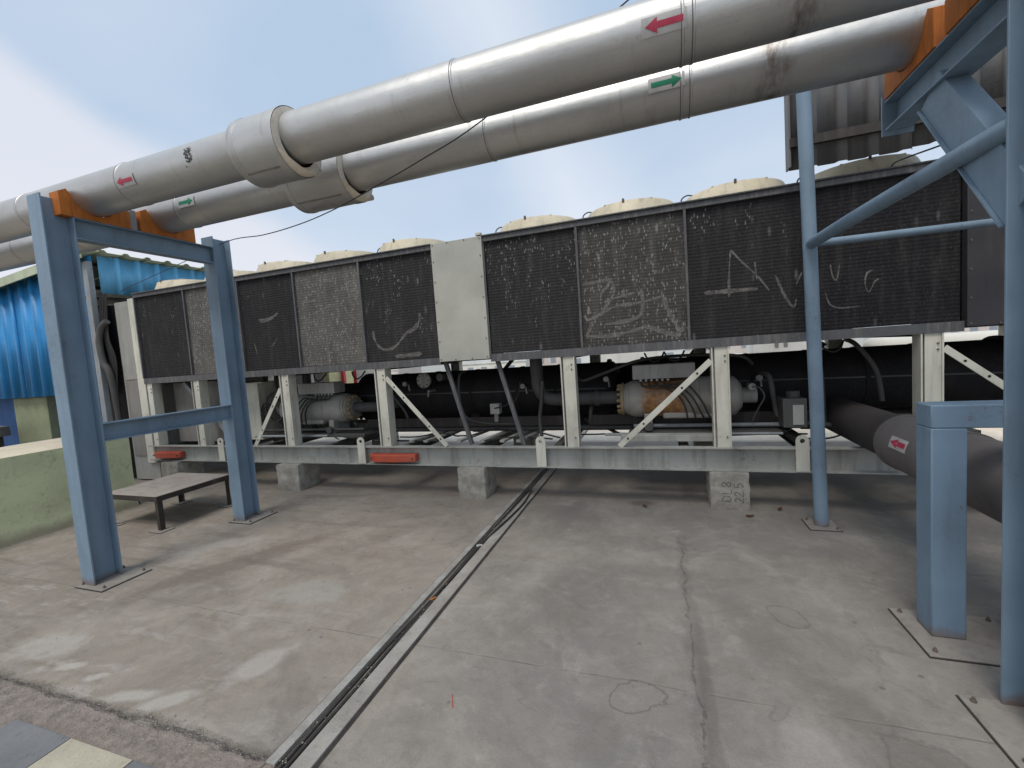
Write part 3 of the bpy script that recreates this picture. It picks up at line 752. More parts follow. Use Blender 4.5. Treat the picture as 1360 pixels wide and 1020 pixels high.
# roof deck, underside and dark inner walls
part(MB().box(XL, XR, FY + .10, BY - .10, 2.846, 2.866), 'roof_deck', 'rail_grey')
part(MB().box(XL, XR, FY + .125, BY - .125, 1.585, 1.60), 'drip_tray', 'black')
part(MB().box(XL - .02, XL - .0125, FY + .02, BY - .02, 1.53, 2.85), 'end_panel', 'grey_panel')
part(MB().box(XR + .001, XR + .02, FY + .02, BY - .02, 1.53, 2.85), 'end_panel', 'grey_panel')
for x in PX[1:-1]:
    part(MB().box(x - .04, x + .04, FY + .15, BY - .15, 1.50, 1.58), 'tray_bearer', 'black')

# scratch marks in the fins
def on_coil(a, b): return Vector((a, FY + .0335, b))
def marks(panel, strokes, wd):
    for st in strokes: stroke_part('scratch_mark', [st], wd, 0, on_coil, 'scratch', panel, .9)
marks(coils[4], [[(-3.235, 1.98), (-3.215, 1.86), (-3.14, 1.765), (-3.03, 1.745), (-2.93, 1.78), (-2.84, 1.86), (-2.76, 1.93), (-2.66, 1.97), (-2.59, 2.05), (-2.585, 2.13)]], .030)
marks(coils[4], [[(-2.75, 1.92), (-2.66, 1.965), (-2.61, 2.01)], [(-2.95, 1.655), (-2.8, 1.66), (-2.6, 1.665)]], .045)
marks(coils[2], [[(-5.0, 2.27), (-4.87, 2.265), (-4.72, 2.30), (-4.66, 2.335)], [(-4.98, 2.24), (-4.84, 2.25), (-4.74, 2.28)]], .022)
marks(coils[2], [[(-4.82, 1.9), (-4.70, 2.02)], [(-5.12, 1.98), (-5.08, 1.8)]], .012)
marks(coils[3], [[(-4.10, 2.26), (-3.93, 2.31), (-3.80, 2.35)], [(-4.28, 2.16), (-4.08, 2.17)], [(-4.2, 2.42), (-4.02, 2.43)], [(-3.68, 2.15), (-3.58, 1.9), (-3.50, 1.75)], [(-3.92, 2.75), (-3.94, 2.55)]], .022)
marks(coils[7], [[(-.70, 2.235), (-.56, 2.245), (-.42, 2.26)], [(-.42, 2.27), (-.40, 2.13), (-.46, 2.02), (-.53, 1.93)], [(-.53, 2.02), (-.52, 2.12), (-.45, 2.2), (-.42, 2.25)],
                 [(-.70, 1.93), (-.66, 1.88), (-.53, 1.93), (-.38, 1.99), (-.16, 2.0), (.05, 2.04)], [(-.14, 2.13), (-.13, 1.98), (-.17, 1.87), (-.33, 1.83), (-.50, 1.82)], [(-.50, 2.04), (-.38, 2.07), (-.2, 2.10)]], .026)
marks(coils[7], [[(.06, 2.03), (.12, 1.85), (.20, 1.70), (.24, 1.78)], [(-.70, 1.72), (-.5, 1.70), (-.25, 1.73), (-.1, 1.76), (.1, 1.68), (.2, 1.66)], [(-.62, 1.86), (-.68, 1.72)]], .035)
marks(coils[8], [[(.625, 1.97), (.632, 2.18), (.65, 2.39)], [(.65, 2.39), (.74, 2.27), (.86, 2.13), (.95, 1.99)], [(.84, 2.26), (.855, 2.10)], [(1.0, 2.12), (1.06, 1.95), (1.13, 1.83), (1.155, 1.90)], [(1.155, 2.02), (1.20, 2.12)]], .015)
marks(coils[8], [[(.42, 2.03), (.60, 2.025), (.86, 2.02)]], .034)
marks(coils[9], [[(1.41, 2.16), (1.425, 2.06), (1.455, 2.03), (1.475, 2.15)], [(1.71, 2.08), (1.665, 2.05), (1.655, 1.96), (1.68, 1.90), (1.72, 1.98), (1.75, 2.0)], [(1.37, 1.93), (1.40, 1.83), (1.46, 1.79), (1.54, 1.785), (1.62, 1.79)]], .012)

# fans: flared shroud, guard rings and blades
def fan(xc, yc, r=.455, z=2.867):
    sh = part(MB().lathe((xc, yc, z), [(r + .042, 0), (r + .042, .012), (r + .034, .04), (r + .018, .08), (r + .004, .115), (r - .006, .137), (r - .010, .143), (r - .018, .137), (r - .035, .125), (r - .045, .085), (r - .035, .02)], 56), 'fan_shroud', 'shroud')
    gd = MB()
    for q in (.10, .17, .24, .31, .38, .43):
        rr = q / .455 * r; hh = z + .143 + .02 * (1 - (q / .455) ** 2)
        pts = [(xc + rr * math.cos(2 * math.pi * i / 28), yc + rr * math.sin(2 * math.pi * i / 28), hh) for i in range(29)]
        gd.tube(pts, .0035, 5)
    for i in range(6):
        t = math.pi * 2 * i / 6
        gd.tube([(xc + .05 * math.cos(t), yc + .05 * math.sin(t), z + .194), (xc + .3 * r / .455 * math.cos(t), yc + .3 * math.sin(t), z + .182), (xc + r * math.cos(t), yc + r * math.sin(t), z + .143)], .005, 5)
    gd.build('fan_guard', 'shroud', sh)
    bl = MB()
    for i in range(5):
        t0 = 2 * math.pi * i / 5; vs = []
        for q in (.08, .2, .3, .395):
            for dt, dz in ((-.38, .05), (0, .01), (.38, -.04)):
                vs.append((xc + q * math.cos(t0 + dt), yc + q * math.sin(t0 + dt), z + .08 + dz))
        bl.add(vs, [(3 * a + b, 3 * a + b + 1, 3 * a + b + 4, 3 * a + b + 3) for a in range(3) for b in range(2)], True)
    bl.cyl((xc, yc, z + .02), (xc, yc, z + .14), .085, 16)
    bl.build('fan_blades', 'dark_steel', sh)
    for a in (-95, 85):
        t = R(a); p = Vector((xc + (r + .002) * math.cos(t), yc + (r + .002) * math.sin(t), z + .130)); MB().cyl(p, p + Vector((0, 0, .028)), .012, 8).build('guard_bolt', 'bolt', sh)
    # motor lead hooped over the rim
    p = Vector((xc - r - .03, yc - .15, z))
    MB().tube([p, p + Vector((0, 0, .10)), p + Vector((.01, 0, .15)), p + Vector((.06, 0, .175)), p + Vector((.12, .02, .165))], .007, 6, 4).build('motor_lead', 'grey_pipe', sh)
for a, b in [s for s in segs if s]:
    fan((a + b) / 2, 4.98); 

# --- machinery under the coils
# shells
def shell(x0, x1, y, z, r):
    o = part(MB().lathe((0, y, z), [(.001, x0 - .10), (r * .55, x0 - .085), (r * .9, x0 - .03), (r, x0), (r, x1), (r * .9, x1 + .03), (r * .55, x1 + .085), (.001, x1 + .10)], 36, 'X'), 'evaporator_shell', 'black')
    for x in (x0 + .05, x1 - .05):
        MB().cyl((x - .02, y, z), (x + .02, y, z), r + .035, 36).build('shell_flange', 'black', o)
    for x in (x0 + .5, (x0 + x1) / 2, x1 - .5):
        MB().box(x - .06, x + .06, y - .22, y + .22, .561, z - r * .8).build('shell_saddle', 'black', o)
shell(-4.25, -.55, 5.62, 1.075, .33); shell(-.25, 3.2, 5.62, 1.075, .33)
part(MB().box(-4.4, 3.3, 6.08, 6.2, .66, 1.36), 'rear_pipe_run', 'black')
part(MB().box(-7.2, -4.45, 5.7, 5.78, .75, 1.30), 'inner_panel', 'black')
# blanking flange on the shell: round plate with bolts facing the front
fl_ = part(MB().cyl((-2.92, 5.30, 1.325), (-2.92, 5.02, 1.325), .085, 24), 'shell_nozzle', 'black')
MB().cyl((-2.92, 5.019, 1.325), (-2.92, 4.99, 1.325), .10, 24).build('nozzle_cap', 'comp', fl_)
for i in range(8):
    t = 2 * math.pi * i / 8; MB().cyl((-2.92 + .08 * math.cos(t), 4.99, 1.325 + .08 * math.sin(t)), (-2.92 + .08 * math.cos(t), 4.972, 1.325 + .08 * math.sin(t)), .01, 6).build('bolt', 'bolt', fl_)
part(MB().cyl((-2.72, 5.3, 1.35), (-2.72, 5.06, 1.35), .05, 16), 'small_nozzle', 'grey_pipe')
part(MB().cyl((-2.92, 5.27, 1.17), (-2.92, 5.1, 1.17), .018, 8).cyl((-2.92, 5.1, 1.17), (-2.92, 5.08, 1.10), .012, 8), 'drain_valve', 'comp')

def rust_comp():
    k = NT('compressor_paint_with_rust', .55)
    x = k.sep()['X']
    a = k.noise(5, 5, .65)
    base = k.mix(k.ramp(a, .35, .7), (.34, .325, .29), (.25, .235, .205))
    xx = k.math('ABSOLUTE', k.math('SUBTRACT', k.math('ADD', x, k.math('MULTIPLY', a, .2)), .12))
    rr = k.math('MULTIPLY', k.ramp(xx, .17, .25, 1, 0), k.ramp(k.noise(8, 5, .7), .25, .5, .4, 1))
    base = k.mix(rr, base, k.mix(k.ramp(k.noise(20, 5), .4, .6), (.33, .17, .065), (.21, .10, .04)))
    k.col(base); k.bump(k.noise(30, 5, .7), .25, .008); return k.m
M['comp_rust'] = rust_comp()
def compressor(x0, mat, right):
    """screw compressor lying along X; x0 = its flange end towards the pipe"""
    sgn = 1 if right else -1; Y, Z = 5.0, 1.0
    def X(d): return x0 + sgn * d
    pr = [(.001, 0), (.085, 0), (.10, .005), (.175, .02), (.175, .05), (.165, .055), (.165, .075), (.18, .08), (.18, .105), (.19, .11), (.205, .16), (.205, .36), (.198, .385), (.205, .41), (.205, .74), (.225, .77), (.225, .81), (.215, .82), (.215, 1.10), (.20, 1.16), (.13, 1.22), (.001, 1.23)]
    body = part(MB().lathe((0, Y, Z), [(r_, X(h_)) for r_, h_ in pr], 40, 'X'), 'compressor', mat)
    fl2 = MB()
    for i in range(14):
        t = 2 * math.pi * i / 14
        fl2.cyl((X(-.022), Y + .15 * math.cos(t), Z + .15 * math.sin(t)), (X(.02), Y + .15 * math.cos(t), Z + .15 * math.sin(t)), .017, 6)
    fl2.build('flange_bolts', 'brass', body)
    MB().lathe((0, Y, Z), [(.176, X(.022)), (.182, X(.025)), (.182, X(.045)), (.176, X(.048))], 40, 'X').build('flange_ring', 'brass', body)
    # lower sump and feet
    MB().box(*sorted((X(.45), X(1.05))), Y - .15, Y + .15, .79, .86).build('sump', 'comp', body, .02)
    for d in (.30, 1.0):
        MB().box(*sorted((X(d - .04), X(d + .04))), Y - .16, Y + .16, .67, .85).build('compressor_foot', 'comp', body, .004)
        MB().cyl((X(d), Y - .17, .72), (X(d), Y - .22, .72), .045, 14).build('foot_mount', 'grey_pipe', body)
    # terminal box on top with glands and leads
    tb = MB().box(*sorted((X(.16), X(.78))), Y - .20, Y + .02, 1.225, 1.375).build('terminal_box', 'comp', body, .004)
    for i in range(6):
        d = .24 + i * .055
        MB().cyl((X(d), Y - .16, 1.225), (X(d), Y - .16, 1.20), .012, 8).build('cable_gland', 'label_white', tb)
    for i in range(4):
        d = .24 + i * .055 * 1.4
        MB().tube([(X(d), Y - .16, 1.20), (X(d + .03), Y - .20, 1.15), (X(d + .20), Y - .235, 1.14 + .01 * i), (X(d + .34), Y - .25, 1.07 - .02 * i), (X(d + .42), Y - .235, .95 - .04 * i), (X(d + .45), Y - .2, .80)], .010, 6, 5).build('lead', 'cable', tb)
    MB().box(*sorted((X(.93), X(1.04))), Y - .225, Y - .212, 1.02, 1.13).build('rating_plate', 'label_white', body, .002)
    # valve and lines at the motor end
    MB().cyl((X(1.02), Y - .15, 1.10), (X(1.02), Y - .26, 1.10), .03, 12).build('service_valve', 'comp', body)
    MB().cyl((X(1.30), Y - .05, 1.10), (X(1.30), Y - .16, 1.10), .035, 12).build('service_valve', 'comp', body)
    MB().cyl((X(1.22), Y, 1.0), (X(1.36), Y, 1.0), .08, 18).build('end_cap', 'comp', body)
    MB().tube([(X(1.30), Y - .16, 1.10), (X(1.36), Y - .18, 1.09), (X(1.40), Y - .18, 1.0), (X(1.36), Y - .15, .9), (X(1.3), Y - .1, .75)], .008, 6, 5).build('capillary_line', 'grey_pipe', body)
    return body
compressor(-.44, 'comp_rust', True); compressor(-4.03, 'comp', False)
compressor(2.9, 'comp', True) if False else None
# suction pipes with elbows
def elbow_pipe(pts, r, name='suction_pipe', mat='grey_pipe', steps=8): return part(MB().tube(pts, r, 18, steps), name, mat)
elbow_pipe([(-.44, 5.0, 1.02), (-.75, 5.0, 1.02), (-1.15, 5.0, 1.02), (-1.31, 5.0, 1.06), (-1.38, 5.0, 1.18), (-1.39, 5.0, 1.32), (-1.39, 5.0, 1.56)], .075)
part(MB().cyl((-.72, 5.0, 1.02), (-.66, 5.0, 1.02), .09, 20), 'pipe_flange', 'grey_pipe')
elbow_pipe([(-4.05, 5.0, 1.0), (-3.8, 5.0, 1.0), (-3.6, 5.05, 1.0), (-3.48, 5.2, 1.02), (-3.45, 5.35, 1.05)], .07)
elbow_pipe([(-1.30, 4.9, 1.25), (-1.33, 4.9, 1.0), (-1.36, 4.9, .8), (-1.35, 4.9, .6)], .022, 'liquid_line')
elbow_pipe([(-5.3, 5.5, 1.55), (-5.3, 5.5, 1.2), (-5.2, 5.5, 1.05), (-4.9, 5.5, 1.02), (-4.0, 5.6, 1.02)], .06)
# lagging seams and bands on the shells, and the tangle of lines round them
for x0, x1 in ((-4.2, -.6), (-.2, 3.1)):
    n = int((x1 - x0) / .55)
    for i in range(1, n):
        x = x0 + (x1 - x0) * i / n + random.uniform(-.08, .08)
        part(MB().cyl((x - .018, 5.62, 1.075), (x + .018, 5.62, 1.075), .334 + random.uniform(.001, .006), 36), 'lagging_band', 'black')
    part(MB().bar((x0, 5.62 - .325, 1.13), (x1, 5.62 - .325, 1.10), (0, 0, 1), .008, .004), 'lagging_seam', 'grey_pipe')
elbow_pipe([(-2.45, 5.3, 1.40), (-2.45, 5.1, 1.36), (-2.45, 5.05, 1.1), (-2.4, 5.05, .85), (-2.1, 5.05, .74), (-1.4, 5.1, .72)], .016, 'refrigerant_line')
elbow_pipe([(-3.6, 5.28, 1.2), (-3.5, 5.12, 1.15), (-3.3, 5.1, .9), (-3.25, 5.1, .7)], .018, 'refrigerant_line')
elbow_pipe([(-.95, 5.28, 1.25), (-.85, 5.1, 1.22), (-.6, 5.05, 1.3), (-.2, 5.05, 1.42), (.3, 5.15, 1.44), (.8, 5.2, 1.40), (.95, 5.3, 1.3)], .018, 'refrigerant_line')
elbow_pipe([(-.75, 5.3, .95), (-.78, 5.1, .9), (-.8, 5.08, .72)], .022, 'refrigerant_line')
elbow_pipe([(1.0, 5.25, 1.2), (1.05, 5.05, 1.18), (1.08, 5.0, .95), (1.15, 4.95, .75), (1.6, 4.95, .68)], .026, 'refrigerant_line')
elbow_pipe([(1.55, 5.3, 1.25), (1.5, 5.1, 1.2), (1.5, 5.05, .9), (1.5, 5.0, .66)], .04, 'refrigerant_line')
elbow_pipe([(-5.5, 5.1, 1.52), (-5.42, 5.0, 1.2), (-5.38, 4.98, .9), (-5.2, 4.95, .68)], .03, 'refrigerant_line')
elbow_pipe([(-5.15, 4.78, 1.3), (-5.3, 4.74, 1.22), (-5.36, 4.74, 1.0), (-5.25, 4.78, .84), (-5.12, 4.82, .95)], .012, 'capillary_line', 'cable')
elbow_pipe([(1.8, 5.3, 1.5), (1.82, 5.1, 1.44), (1.95, 5.05, 1.2), (1.98, 5.0, .9)], .022, 'refrigerant_line')
for x, z in ((-.60, 1.22), (-3.3, 1.28), (.98, 1.16), (-1.62, 1.18)):
    gv = part(MB().cyl((x, 5.31, z), (x, 5.16, z), .014, 10), 'valve_stub', 'grey_pipe')
    MB().cyl((x, 5.159, z), (x, 5.13, z), .032, 14).build('valve_wheel', 'comp', gv)
    MB().cyl((x + .02, 5.20, z - .015), (x + .03, 5.20, z - .10), .010, 8).build('valve_spindle', 'comp', gv)
gg = part(MB().cyl((-1.05, 5.25, 1.36), (-1.05, 5.20, 1.36), .045, 18), 'pressure_gauge', 'dark_steel')
MB().cyl((-1.05, 5.199, 1.36), (-1.05, 5.195, 1.36), .037, 18).build('gauge_face', 'label_white', gg)
for x in (-.15, .05, -3.95, -4.6, 1.45):
    part(MB().tube([(x, 4.9, 1.50), (x + .03, 4.88, 1.44), (x + .10, 4.86, 1.40), (x + .16, 4.88, 1.43), (x + .2, 4.92, 1.50)], .010, 6, 5), 'control_cable', 'cable')
for i in range(16):
    x = -6.0 + i * .55 + random.uniform(-.2, .2); y0 = random.uniform(4.75, 5.9)
    part(MB().bar((x, y0, .60 + random.uniform(0, .05)), (x + random.uniform(-.5, .5), y0 + random.uniform(.2, .6), .60 + random.uniform(0, .08)), (0, 0, 1), .006, random.uniform(.012, .03)), 'loose_batten', random.choice(['beam_grey', 'grey_pipe', 'wood_dark', 'dark_steel']))
# small lines, low rails and trays along the base
for y, z, r, x0, x1, mt in ((4.72, .655, .018, -5.6, -4.3, 'post_grey'), (4.85, .72, .018, -5.6, -3.8, 'grey_pipe'), (4.78, .64, .014, -.6, 1.1, 'post_grey'), (4.95, .70, .022, -.3, 1.3, 'post_grey'), (5.15, .655, .03, -7.0, 3.4, 'grey_pipe'), (5.9, .66, .03, -7.0, 3.4, 'grey_pipe'), (4.66, .60, .012, -3.5, -2.6, 'cable')):
    part(MB().cyl((x0, y, z), (x1, y, z), r, 10), 'drain_line', mt)
part(MB().box(-3.9, -.95, 5.06, 5.11, .70, .815), 'shell_support_rail', 'dark_steel')
part(MB().box(-.80, 1.9, 5.06, 5.11, .70, .815), 'shell_support_rail', 'dark_steel')
part(MB().box(-5.1, -3.75, 4.78, 5.25, .622, .668), 'compressor_tray', 'grey_pipe', None, .004)
part(MB().box(-.35, 1.1, 4.8, 5.2, .622, .662), 'compressor_tray', 'grey_pipe', None, .004)
part(MB().box(-.42, .62, 4.60, 4.70, .60, .665), 'cable_tray', 'beam_grey', None, .004)
for i in range(10):
    x = -5.6 + i * .75 + random.uniform(-.2, .2); y = random.uniform(4.6, 4.9)
    part(MB().tube([(x, y, .60 + random.uniform(0, .03)), (x + .25, y + random.uniform(-.05, .1), .62), (x + .5, y + random.uniform(-.05, .2), .60 + random.uniform(0, .08)), (x + .8, y + .1, .6)], .009, 6, 5), 'control_cable', 'cable')
for x in (-2.95, -2.75, -1.75, -1.55, -2.0, -2.3):
    part(MB().bar((x, 4.62, .60), (x + .35, 6.2, .64), (0, 0, 1), .012, .03), 'loose_batten', 'beam_grey')
# small valve actuator under the shell
va = part(MB().box(-2.02, -1.90, 5.0, 5.1, .86, .99), 'valve_actuator', 'white_panel', None, .004)
MB().cyl((-1.96, 5.05, .86), (-1.96, 5.05, .76), .03, 12).build('valve_stem', 'comp', va)
MB().tube([(-1.96, 5.0, .93), (-1.8, 4.98, .97), (-1.66, 5.0, 1.05), (-1.62, 5.05, 1.25)], .008, 6, 5).build('lead', 'cable', va)
# cabinets under the left end
gp = part(MB().box(-7.18, -6.05, 4.72, 4.78, .58, 1.50), 'control_cabinet', 'grey_panel', None, .006)
MB().box(-6.64, -6.634, 4.715, 4.7195, .60, 1.48).build('door_gap', 'black', gp)
part(MB().box(-7.18, -6.05, 4.781, 5.35, .58, 1.50), 'cabinet_body', 'grey_panel', None, .006)
wc = part(MB().box(-5.98, -5.60, 4.84, 5.3, .58, 1.42), 'starter_box', 'cream_steel', None, .006)
MB().box(-6.0, -5.50, 4.83, 5.3, 1.421, 1.432).build('box_lid', 'cream_steel', wc)
# flexible leads near the left brace
for i in range(4):
    part(MB().tube([(-5.6, 4.86, 1.0 - i * .07), (-5.45, 4.8, 1.12 - i * .05), (-5.3, 4.8, 1.05 - i * .06), (-5.2, 4.85, .8), (-5.15 + i * .05, 4.9, .66)], .012, 6, 5), 'control_cable', 'cable')
# pump box near the right pole
pb = part(MB().box(1.10, 1.30, 4.75, 5.1, .70, .98), 'junction_box', 'grey_pipe', None, .005)
MB().box(1.18, 1.27, 4.742, 4.749, .73, .92).build('box_label', 'beam_grey', pb)
part(MB().cyl((1.22, 4.9, .981), (1.22, 4.9, 1.04), .06, 14), 'pump_cap', 'grey_pipe')
# left end cabinet standing beside the coils
ec = thing('end_cabinet', 'tall pale grey electrical cabinet standing at the far end of the chiller', 'cabinet', (-7.65, 4.8, 0))
MB().box(-7.96, -7.385, 4.52, 5.1, .02, 2.80).build('cabinet_shell', 'cabinet_grey', ec, .006)
MB().box(-7.90, -7.62, 4.503, 4.519, 1.60, 2.74).build('cabinet_door', 'cabinet_grey', ec, .004)
MB().box(-7.58, -7.39, 4.48, 4.519, .30, 2.82).build('corner_post', 'cream_steel', ec, .004)
MB().box(-7.90, -7.62, 4.503, 4.519, .40, 1.585).build('lower_door', 'grey_panel', ec, .004)

# ================================================================= LEFT SUPPORT FRAME
def base_plate(x0, x1, y0, y1, parent, bolts=True):
    MB().box(x0 - .005, x1 + .005, y0 - .005, y1 + .005, 0.0, .004).build('dark_gap_skirt', 'gap_dark', parent)  # thin dark skirt added to paint the shaded gap beneath the plate
    p = MB().box(x0, x1, y0, y1, 0.0045, .013).build('base_plate', 'plate', parent, .002)
    if bolts:
        for bx in (x0 + .035, x1 - .035):
            for by in (y0 + .035, y1 - .035):
                MB().cyl((bx, by, .0135), (bx, by, .023), .011, 6).cyl((bx, by, .0232), (bx, by, .034), .006, 8).build('anchor_bolt', 'bolt', p)
LF = thing('steel_portal', 'blue grey steel portal frame of two columns with its feet beside the low bench', 'frame', (-4.33, 2.8, 0))
XC = -4.335
for ya, zt in ((2.135, 3.02), (3.445, 3.0)):
    MB().ibeam((XC, ya, .0135), (XC, ya, zt), (0, 1, 0), .195, .155, .011, .008).build('column', 'blue_steel', LF, .0015)
base_plate(-4.425, -4.10, 2.0, 2.345, LF); base_plate(-4.44, -4.14, 3.31, 3.655, LF)
MB().ibeam((XC + .03, 2.233, 2.808), (XC + .03, 3.347, 2.808), (0, 0, 1), .165, .10, .009, .007).build('top_beam', 'blue_steel', LF, .0015)
MB().ibeam((XC + .03, 2.233, 1.192), (XC + .03, 3.347, 1.192), (0, 0, 1), .15, .10, .009, .007).build('cross_beam', 'blue_steel', LF, .0015)

# saddles: orange timber cradles
P1Y, P2Y, PZ, PR = 2.372, 2.925, 3.085, .150
def saddle(xc, yc, label, wd=.235):
    mb = MB(); n = 14; z0 = 2.891
    t0 = R(200); pts = []
    for i in range(n + 1):
        t = R(195) + R(150) * i / n
        pts.append((yc + (PR + .004) * math.cos(t), PZ + (PR + .004) * math.sin(t)))
    poly_l = [(yc - wd, z0), (yc - wd, PZ + .02), (yc - wd + .06, PZ + .055)]
    poly_r = [(yc + wd, PZ - .06), (yc + wd, z0)]
    # built as strips so that the hollow stays open
    top = [(yc - wd, PZ - .02), (yc - wd + .05, PZ + .01)] + pts + [(yc + wd, PZ - .05)]
    vs = []
    for y, z in top:
        for x in (xc - .055, xc + .055): vs += [(x, y, z0), (x, y, max(z, z0 + .012))]
    fs = []
    for i in range(len(top) - 1):
        a = 4 * i; b = a + 4
        fs += [(a, b, b + 1, a + 1), (a + 2, a + 3, b + 3, b + 2), (a + 1, b + 1, b + 3, a + 3), (a, a + 2, b + 2, b)]
    fs += [(0, 1, 3, 2), (len(vs) - 4, len(vs) - 2, len(vs) - 1, len(vs) - 3)]
    mb.add(vs, fs)
    return tag(mb.build('pipe_saddle', 'orange'), label, 'pipe saddle', 'orange timber pipe saddles')
saddle(-4.305, P1Y + .01, 'orange timber saddle under the upper pipe on the frame beside the bench')
saddle(-4.305, P2Y + .01, 'orange timber saddle under the lower pipe on the frame beside the bench')
tag(MB().box(-4.34, -4.26, 2.622, 2.672, 2.8915, 3.06).build('steel_spacer', 'post_grey', bevel=.003), 'narrow pale steel strip standing between two orange saddles', 'bracket')

# ================================================================= OVERHEAD PIPES
def big_pipe(yc, zc, seams, label, arrows, mat_arrow, direction, collar, graffiti=False):
    T = thing('overhead_pipe', label, 'pipe', (-1.5, yc, zc), 'overhead insulated pipes')
    xs = [-14.0] + seams + [5.0]; col_a, col_b = collar
    # jacket shells, each lapping the next
    pieces = []
    edges = sorted(xs)
    for i in range(len(edges) - 1):
        a, b = edges[i], edges[i + 1]
        if a < col_a < b: pieces += [(a, col_a + .02), (col_b - .18, b)]
        else: pieces.append((a, b))
    k = 0
    for a, b in pieces:
        rr = PR + (.0016 if k % 2 else 0); k += 1
        n = max(2, int((b - a) / .3)); prof_ = [(rr, a + (b - a) * i / n) for i in range(n + 1)]
        if a not in (-14.0,): prof_ = [(rr + .0035, a - .004), (rr + .0035, a + .004), (rr, a + .008)] + prof_[1:]
        MB().lathe((0, yc, zc), prof_, 64, 'X').build('jacket_section', 'clad', T)
    for a, b in pieces[1:]:
        if abs(a - (col_b - .18)) > .01: MB().lathe((0, yc, zc), [(PR + .0045, a - .0075), (PR + .0056, a - .0055), (PR + .0045, a - .0035)], 64, 'X').build('seam_line', 'plate_dark', T)
    # widened box over the joint: shell, cut foam face, open lip below
    zc2 = zc - .026; rc = PR + .058
    cs = MB().lathe((0, yc, zc2), [(PR - .01, col_a), (rc - .004, col_a), (rc, col_a + .006), (rc, col_a + .03), (rc + .004, col_a + .034), (rc + .004, col_a + .05), (rc, col_a + .054), (rc, col_b - .06), (rc + .004, col_b - .056), (rc + .003, col_b)], 64, 'X').build('joint_cover', 'clad', T)
    MB().lathe((0, yc, zc2), [(PR - .002, col_b + .001), (rc - .002, col_b + .002), (rc - .002, col_b - .004)], 64, 'X').build('foam_face', 'foam', cs)
    # longitudinal lap seam
    sm = MB(); t = R(205)
    p = lambda x, r_, t_: Vector((x, yc + r_ * math.cos(t_), zc2 + r_ * math.sin(t_)))
    sm.add([p(col_a + .03, rc + .003, R(238)), p(col_b - .03, rc + .003, R(238)), p(col_b - .03, rc + .003, R(241)), p(col_a + .03, rc + .003, R(241))], [(0, 1, 2, 3)]); sm.build('lap_seam', 'plate', cs)
    # drooping lip: a scoop of sheet hanging open under the pipe
    vs = []; n = 20
    for j, (xo, drop) in enumerate(((0, 0), (.05, .002), (.10, .003))):
        for i in range(n + 1):
            a_ = R(205) + R(130) * i / n
            fall = math.sin(math.pi * i / n) ** .7
            vs.append(Vector((col_b - .01 + xo * fall, yc + (rc - .002) * math.cos(a_), zc2 + (rc - .002 + drop) * math.sin(a_))))
    MB().add(vs, [((n + 1) * j + i, (n + 1) * j + i + 1, (n + 1) * (j + 1) + i + 1, (n + 1) * (j + 1) + i) for j in range(2) for i in range(n)], True).build('open_lip', 'foam', cs)
    # flow arrows on faded film
    for ax in arrows:
        r1 = PR + .0045; s0, L_, Wd = -.015 if direction < 0 else .02, .165, .062
        s0 += arrows[ax]
        lb = MB(); wrap_poly(lb, yc, zc, r1, ((ax - L_ / 2 - .015, ax + L_ / 2 + .015, s0 - Wd / 2 - .008), (ax - L_ / 2 - .015, ax + L_ / 2 + .015, s0 + Wd / 2 + .008)))
        lo = lb.build('arrow_label', 'label_white', T, fixn=False)
        ar = MB(); r2 = r1 + .0015; sg = direction
        # shaft
        xa, xb = ax - sg * L_ / 2, ax + sg * L_ * .18
        wrap_poly(ar, yc, zc, r2, ((min(xa, xb), max(xa, xb), s0 - Wd * .21), (min(xa, xb), max(xa, xb), s0 + Wd * .21)))
        # head, two halves
        tip = ax + sg * L_ / 2
        if sg > 0:
            wrap_poly(ar, yc, zc, r2, ((xb, xb + .001, s0 - Wd / 2), (xb, tip, s0))); wrap_poly(ar, yc, zc, r2, ((xb, tip, s0), (xb, xb + .001, s0 + Wd / 2)))
        else:
            wrap_poly(ar, yc, zc, r2, ((xb - .001, xb, s0 - Wd / 2), (tip, xb, s0))); wrap_poly(ar, yc, zc, r2, ((tip, xb, s0), (xb - .001, xb, s0 + Wd / 2)))
        ar.build('arrow_print', mat_arrow, lo, fixn=False)
    if graffiti:
        sc_ = [[(-.035, .07), (-.01, .05), (-.03, .03), (.0, .02), (-.02, 0), (.01, -.005)], [(.02, .08), (.012, .04), (.03, .0), (.0, -.03), (-.02, -.02)], [(-.03, .04), (.03, .055)], [(-.04, -.06), (-.034, -.055)], [(-.01, .075), (.01, .06), (.0, .03)], [(.0, -.01), (.03, -.02)]]
        stroke_part('marker_scrawl', [[(-2.96 + a * 1.0, -.015 + b * .9) for a, b in s_] for s_ in sc_], .010, 0, lambda a, b: wrap(0, yc, zc, PR + .005, a, b), 'marker', T)
    return T
big_pipe(P1Y, PZ, [-9.2, -6.9, -4.98, -3.72, -.985, .165, .212, 2.6], 'upper overhead silver pipe with red arrows and a black scrawl', {-3.62: -.028, .085: -.032}, 'arrow_red', -1, (-2.545, -2.165), True)
big_pipe(P2Y, PZ, [-8.6, -6.4, -5.4, -3.93, -1.02, .185, .235, 2.9], 'lower overhead silver pipe with green arrows running behind the other', {-3.78: -.022, .105: -.032}, 'arrow_green', 1, (-2.68, -2.15))

